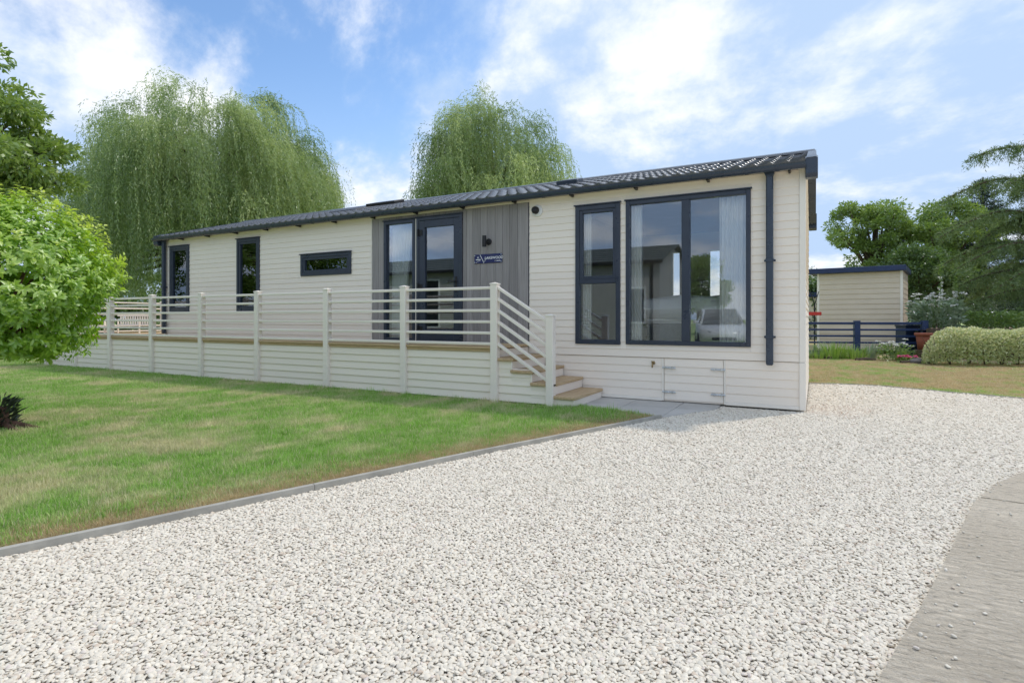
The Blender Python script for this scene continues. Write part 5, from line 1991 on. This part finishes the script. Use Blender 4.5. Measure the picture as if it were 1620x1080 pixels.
def hatchback(loc, rz):
    car = thing('parked_car', 'white hatchback parked across the drive, mirrored in the bedroom window', 'car', loc, rz=rz)
    PAINT = M('white_car_paint', (.74, .75, .76), None, rough=.22, spec=.6)
    DARKG = M('dark_car_glass', (.012, .015, .018), None, rough=.04, spec=.8)
    RUB = M('tyre_rubber', (.015, .015, .016), None, rough=.8)
    HL = M('headlight_lens', (.35, .37, .40), None, rough=.08, spec=.8)
    def part(name, mb, m, parent=None, smooth=False):
        o = obj(name, mb, m, None, smooth); o.parent = parent or car
        return o
    # length along +x (nose at +x); half sections lofted
    st = [(-2.0, .72, .35, .80), (-1.9, .82, .28, .95), (-1.2, .88, .20, .98), (0, .89, .20, .96), (.75, .89, .20, .93), (1.3, .87, .20, .86), (1.75, .80, .24, .76), (1.98, .62, .34, .62)]
    vs = []; fs = []
    for x, w, zb, zt in st:
        prof = [(w * .92, zb), (w, zb + .15), (w, zt - .12), (w * .93, zt), (w * .5, zt + .025)]
        row = prof + [(-a, b) for a, b in prof[::-1]]
        vs += [(x, a, b) for a, b in row]
    k = 10
    for i in range(len(st) - 1):
        for j in range(k):
            j2 = (j + 1) % k
            fs.append((i * k + j, i * k + j2, (i + 1) * k + j2, (i + 1) * k + j))
    fs.append(tuple(range(k))); fs.append(tuple((len(st) - 1) * k + j for j in range(k)))
    part('body', MB().add(vs, fs), PAINT, None, True)
    cab = [(-1.88, .74, .95, .70, 1.02), (-1.5, .80, .95, .64, 1.40), (-.6, .82, .95, .62, 1.50), (.05, .82, .94, .60, 1.46), (.45, .81, .92, .62, 1.24), (.98, .78, .90, .74, .93)]
    vs = []; fs = []
    for x, wb, zb, wt_, zt in cab:
        vs += [(x, wb, zb), (x, wt_, zt), (x, wt_ * .6, zt + .03), (x, -wt_ * .6, zt + .03), (x, -wt_, zt), (x, -wb, zb)]
    k = 6
    for i in range(len(cab) - 1):
        for j in range(k - 1):
            fs.append((i * k + j, i * k + j + 1, (i + 1) * k + j + 1, (i + 1) * k + j))
    fs.append(tuple(range(k))); fs.append(tuple((len(cab) - 1) * k + j for j in range(k)))
    part('cabin', MB().add(vs, fs), PAINT, None, True)
    part('windscreen', MB().add([(1.04, .70, .965), (1.04, -.70, .965), (.15, -.54, 1.515), (.15, .54, 1.515), (.93, .68, .94), (.93, -.68, .94), (.08, -.53, 1.44), (.08, .53, 1.44)],
         [(0, 1, 2, 3), (7, 6, 5, 4), (0, 4, 5, 1), (1, 5, 6, 2), (2, 6, 7, 3), (3, 7, 4, 0)]), DARKG)
    for s in (-1, 1):
        part('side_window', MB().add([(.55, s * .825, .97), (-1.35, s * .825, .99), (-1.25, s * .665, 1.38), (-.1, s * .645, 1.42), (.55, s * .80, .97), (-1.35, s * .80, .99), (-1.25, s * .64, 1.38), (-.1, s * .62, 1.42)],
             [(0, 1, 2, 3), (7, 6, 5, 4), (0, 4, 5, 1), (1, 5, 6, 2), (2, 6, 7, 3), (3, 7, 4, 0)]), DARKG)
        part('headlight', MB().add([(1.80, s * .76, .60), (1.99, s * .48, .58), (1.97, s * .46, .68), (1.62, s * .80, .76), (1.70, s * .70, .60), (1.85, s * .45, .58), (1.8, s * .44, .68), (1.5, s * .75, .74)],
             [(0, 1, 2, 3), (7, 6, 5, 4), (0, 4, 5, 1), (1, 5, 6, 2), (2, 6, 7, 3), (3, 7, 4, 0)]), HL)
        part('door_mirror', MB().box(.55, .72, s * .86, s * 1.02, .95, 1.08, .03), PAINT)
        for x in (-1.28, 1.25):
            vs = []
            tm = MB()
            seg = 20
            prof = [(.19, -.1), (.30, -.1), (.315, -.07), (.315, .07), (.30, .1), (.19, .1)]
            for r_, y_ in prof:
                vs += [(x + r_ * math.cos(6.2832 * q_ / seg), s * .80 + y_, .315 + r_ * math.sin(6.2832 * q_ / seg)) for q_ in range(seg)]
            fs = [(i * seg + q_, i * seg + (q_ + 1) % seg, (i + 1) * seg + (q_ + 1) % seg, (i + 1) * seg + q_) for i in range(5) for q_ in range(seg)]
            wh = part('wheel', tm.add(vs, fs), RUB)
            rim = MB(); vs = []
            for r_, y_ in ((.19, .085), (.17, .06), (.05, .075), (0, .08)):
                vs += [(x + r_ * math.cos(6.2832 * q_ / seg), s * (.80 + y_), .315 + r_ * math.sin(6.2832 * q_ / seg)) for q_ in range(seg)]
            fs = [(i * seg + q_, i * seg + (q_ + 1) % seg, (i + 1) * seg + (q_ + 1) % seg, (i + 1) * seg + q_) for i in range(3) for q_ in range(seg)]
            o = obj('rim', rim.add(vs, fs), STEEL); o.parent = wh
    part('grille', MB().box(1.93, 1.985, -.42, .42, .36, .47, .01), BLACK)
    part('number_plate', MB().box(1.985, 1.998, -.24, .24, .49, .58, .003), WHITE)
hatchback((-3.15, -15.6, -.03), R(78))
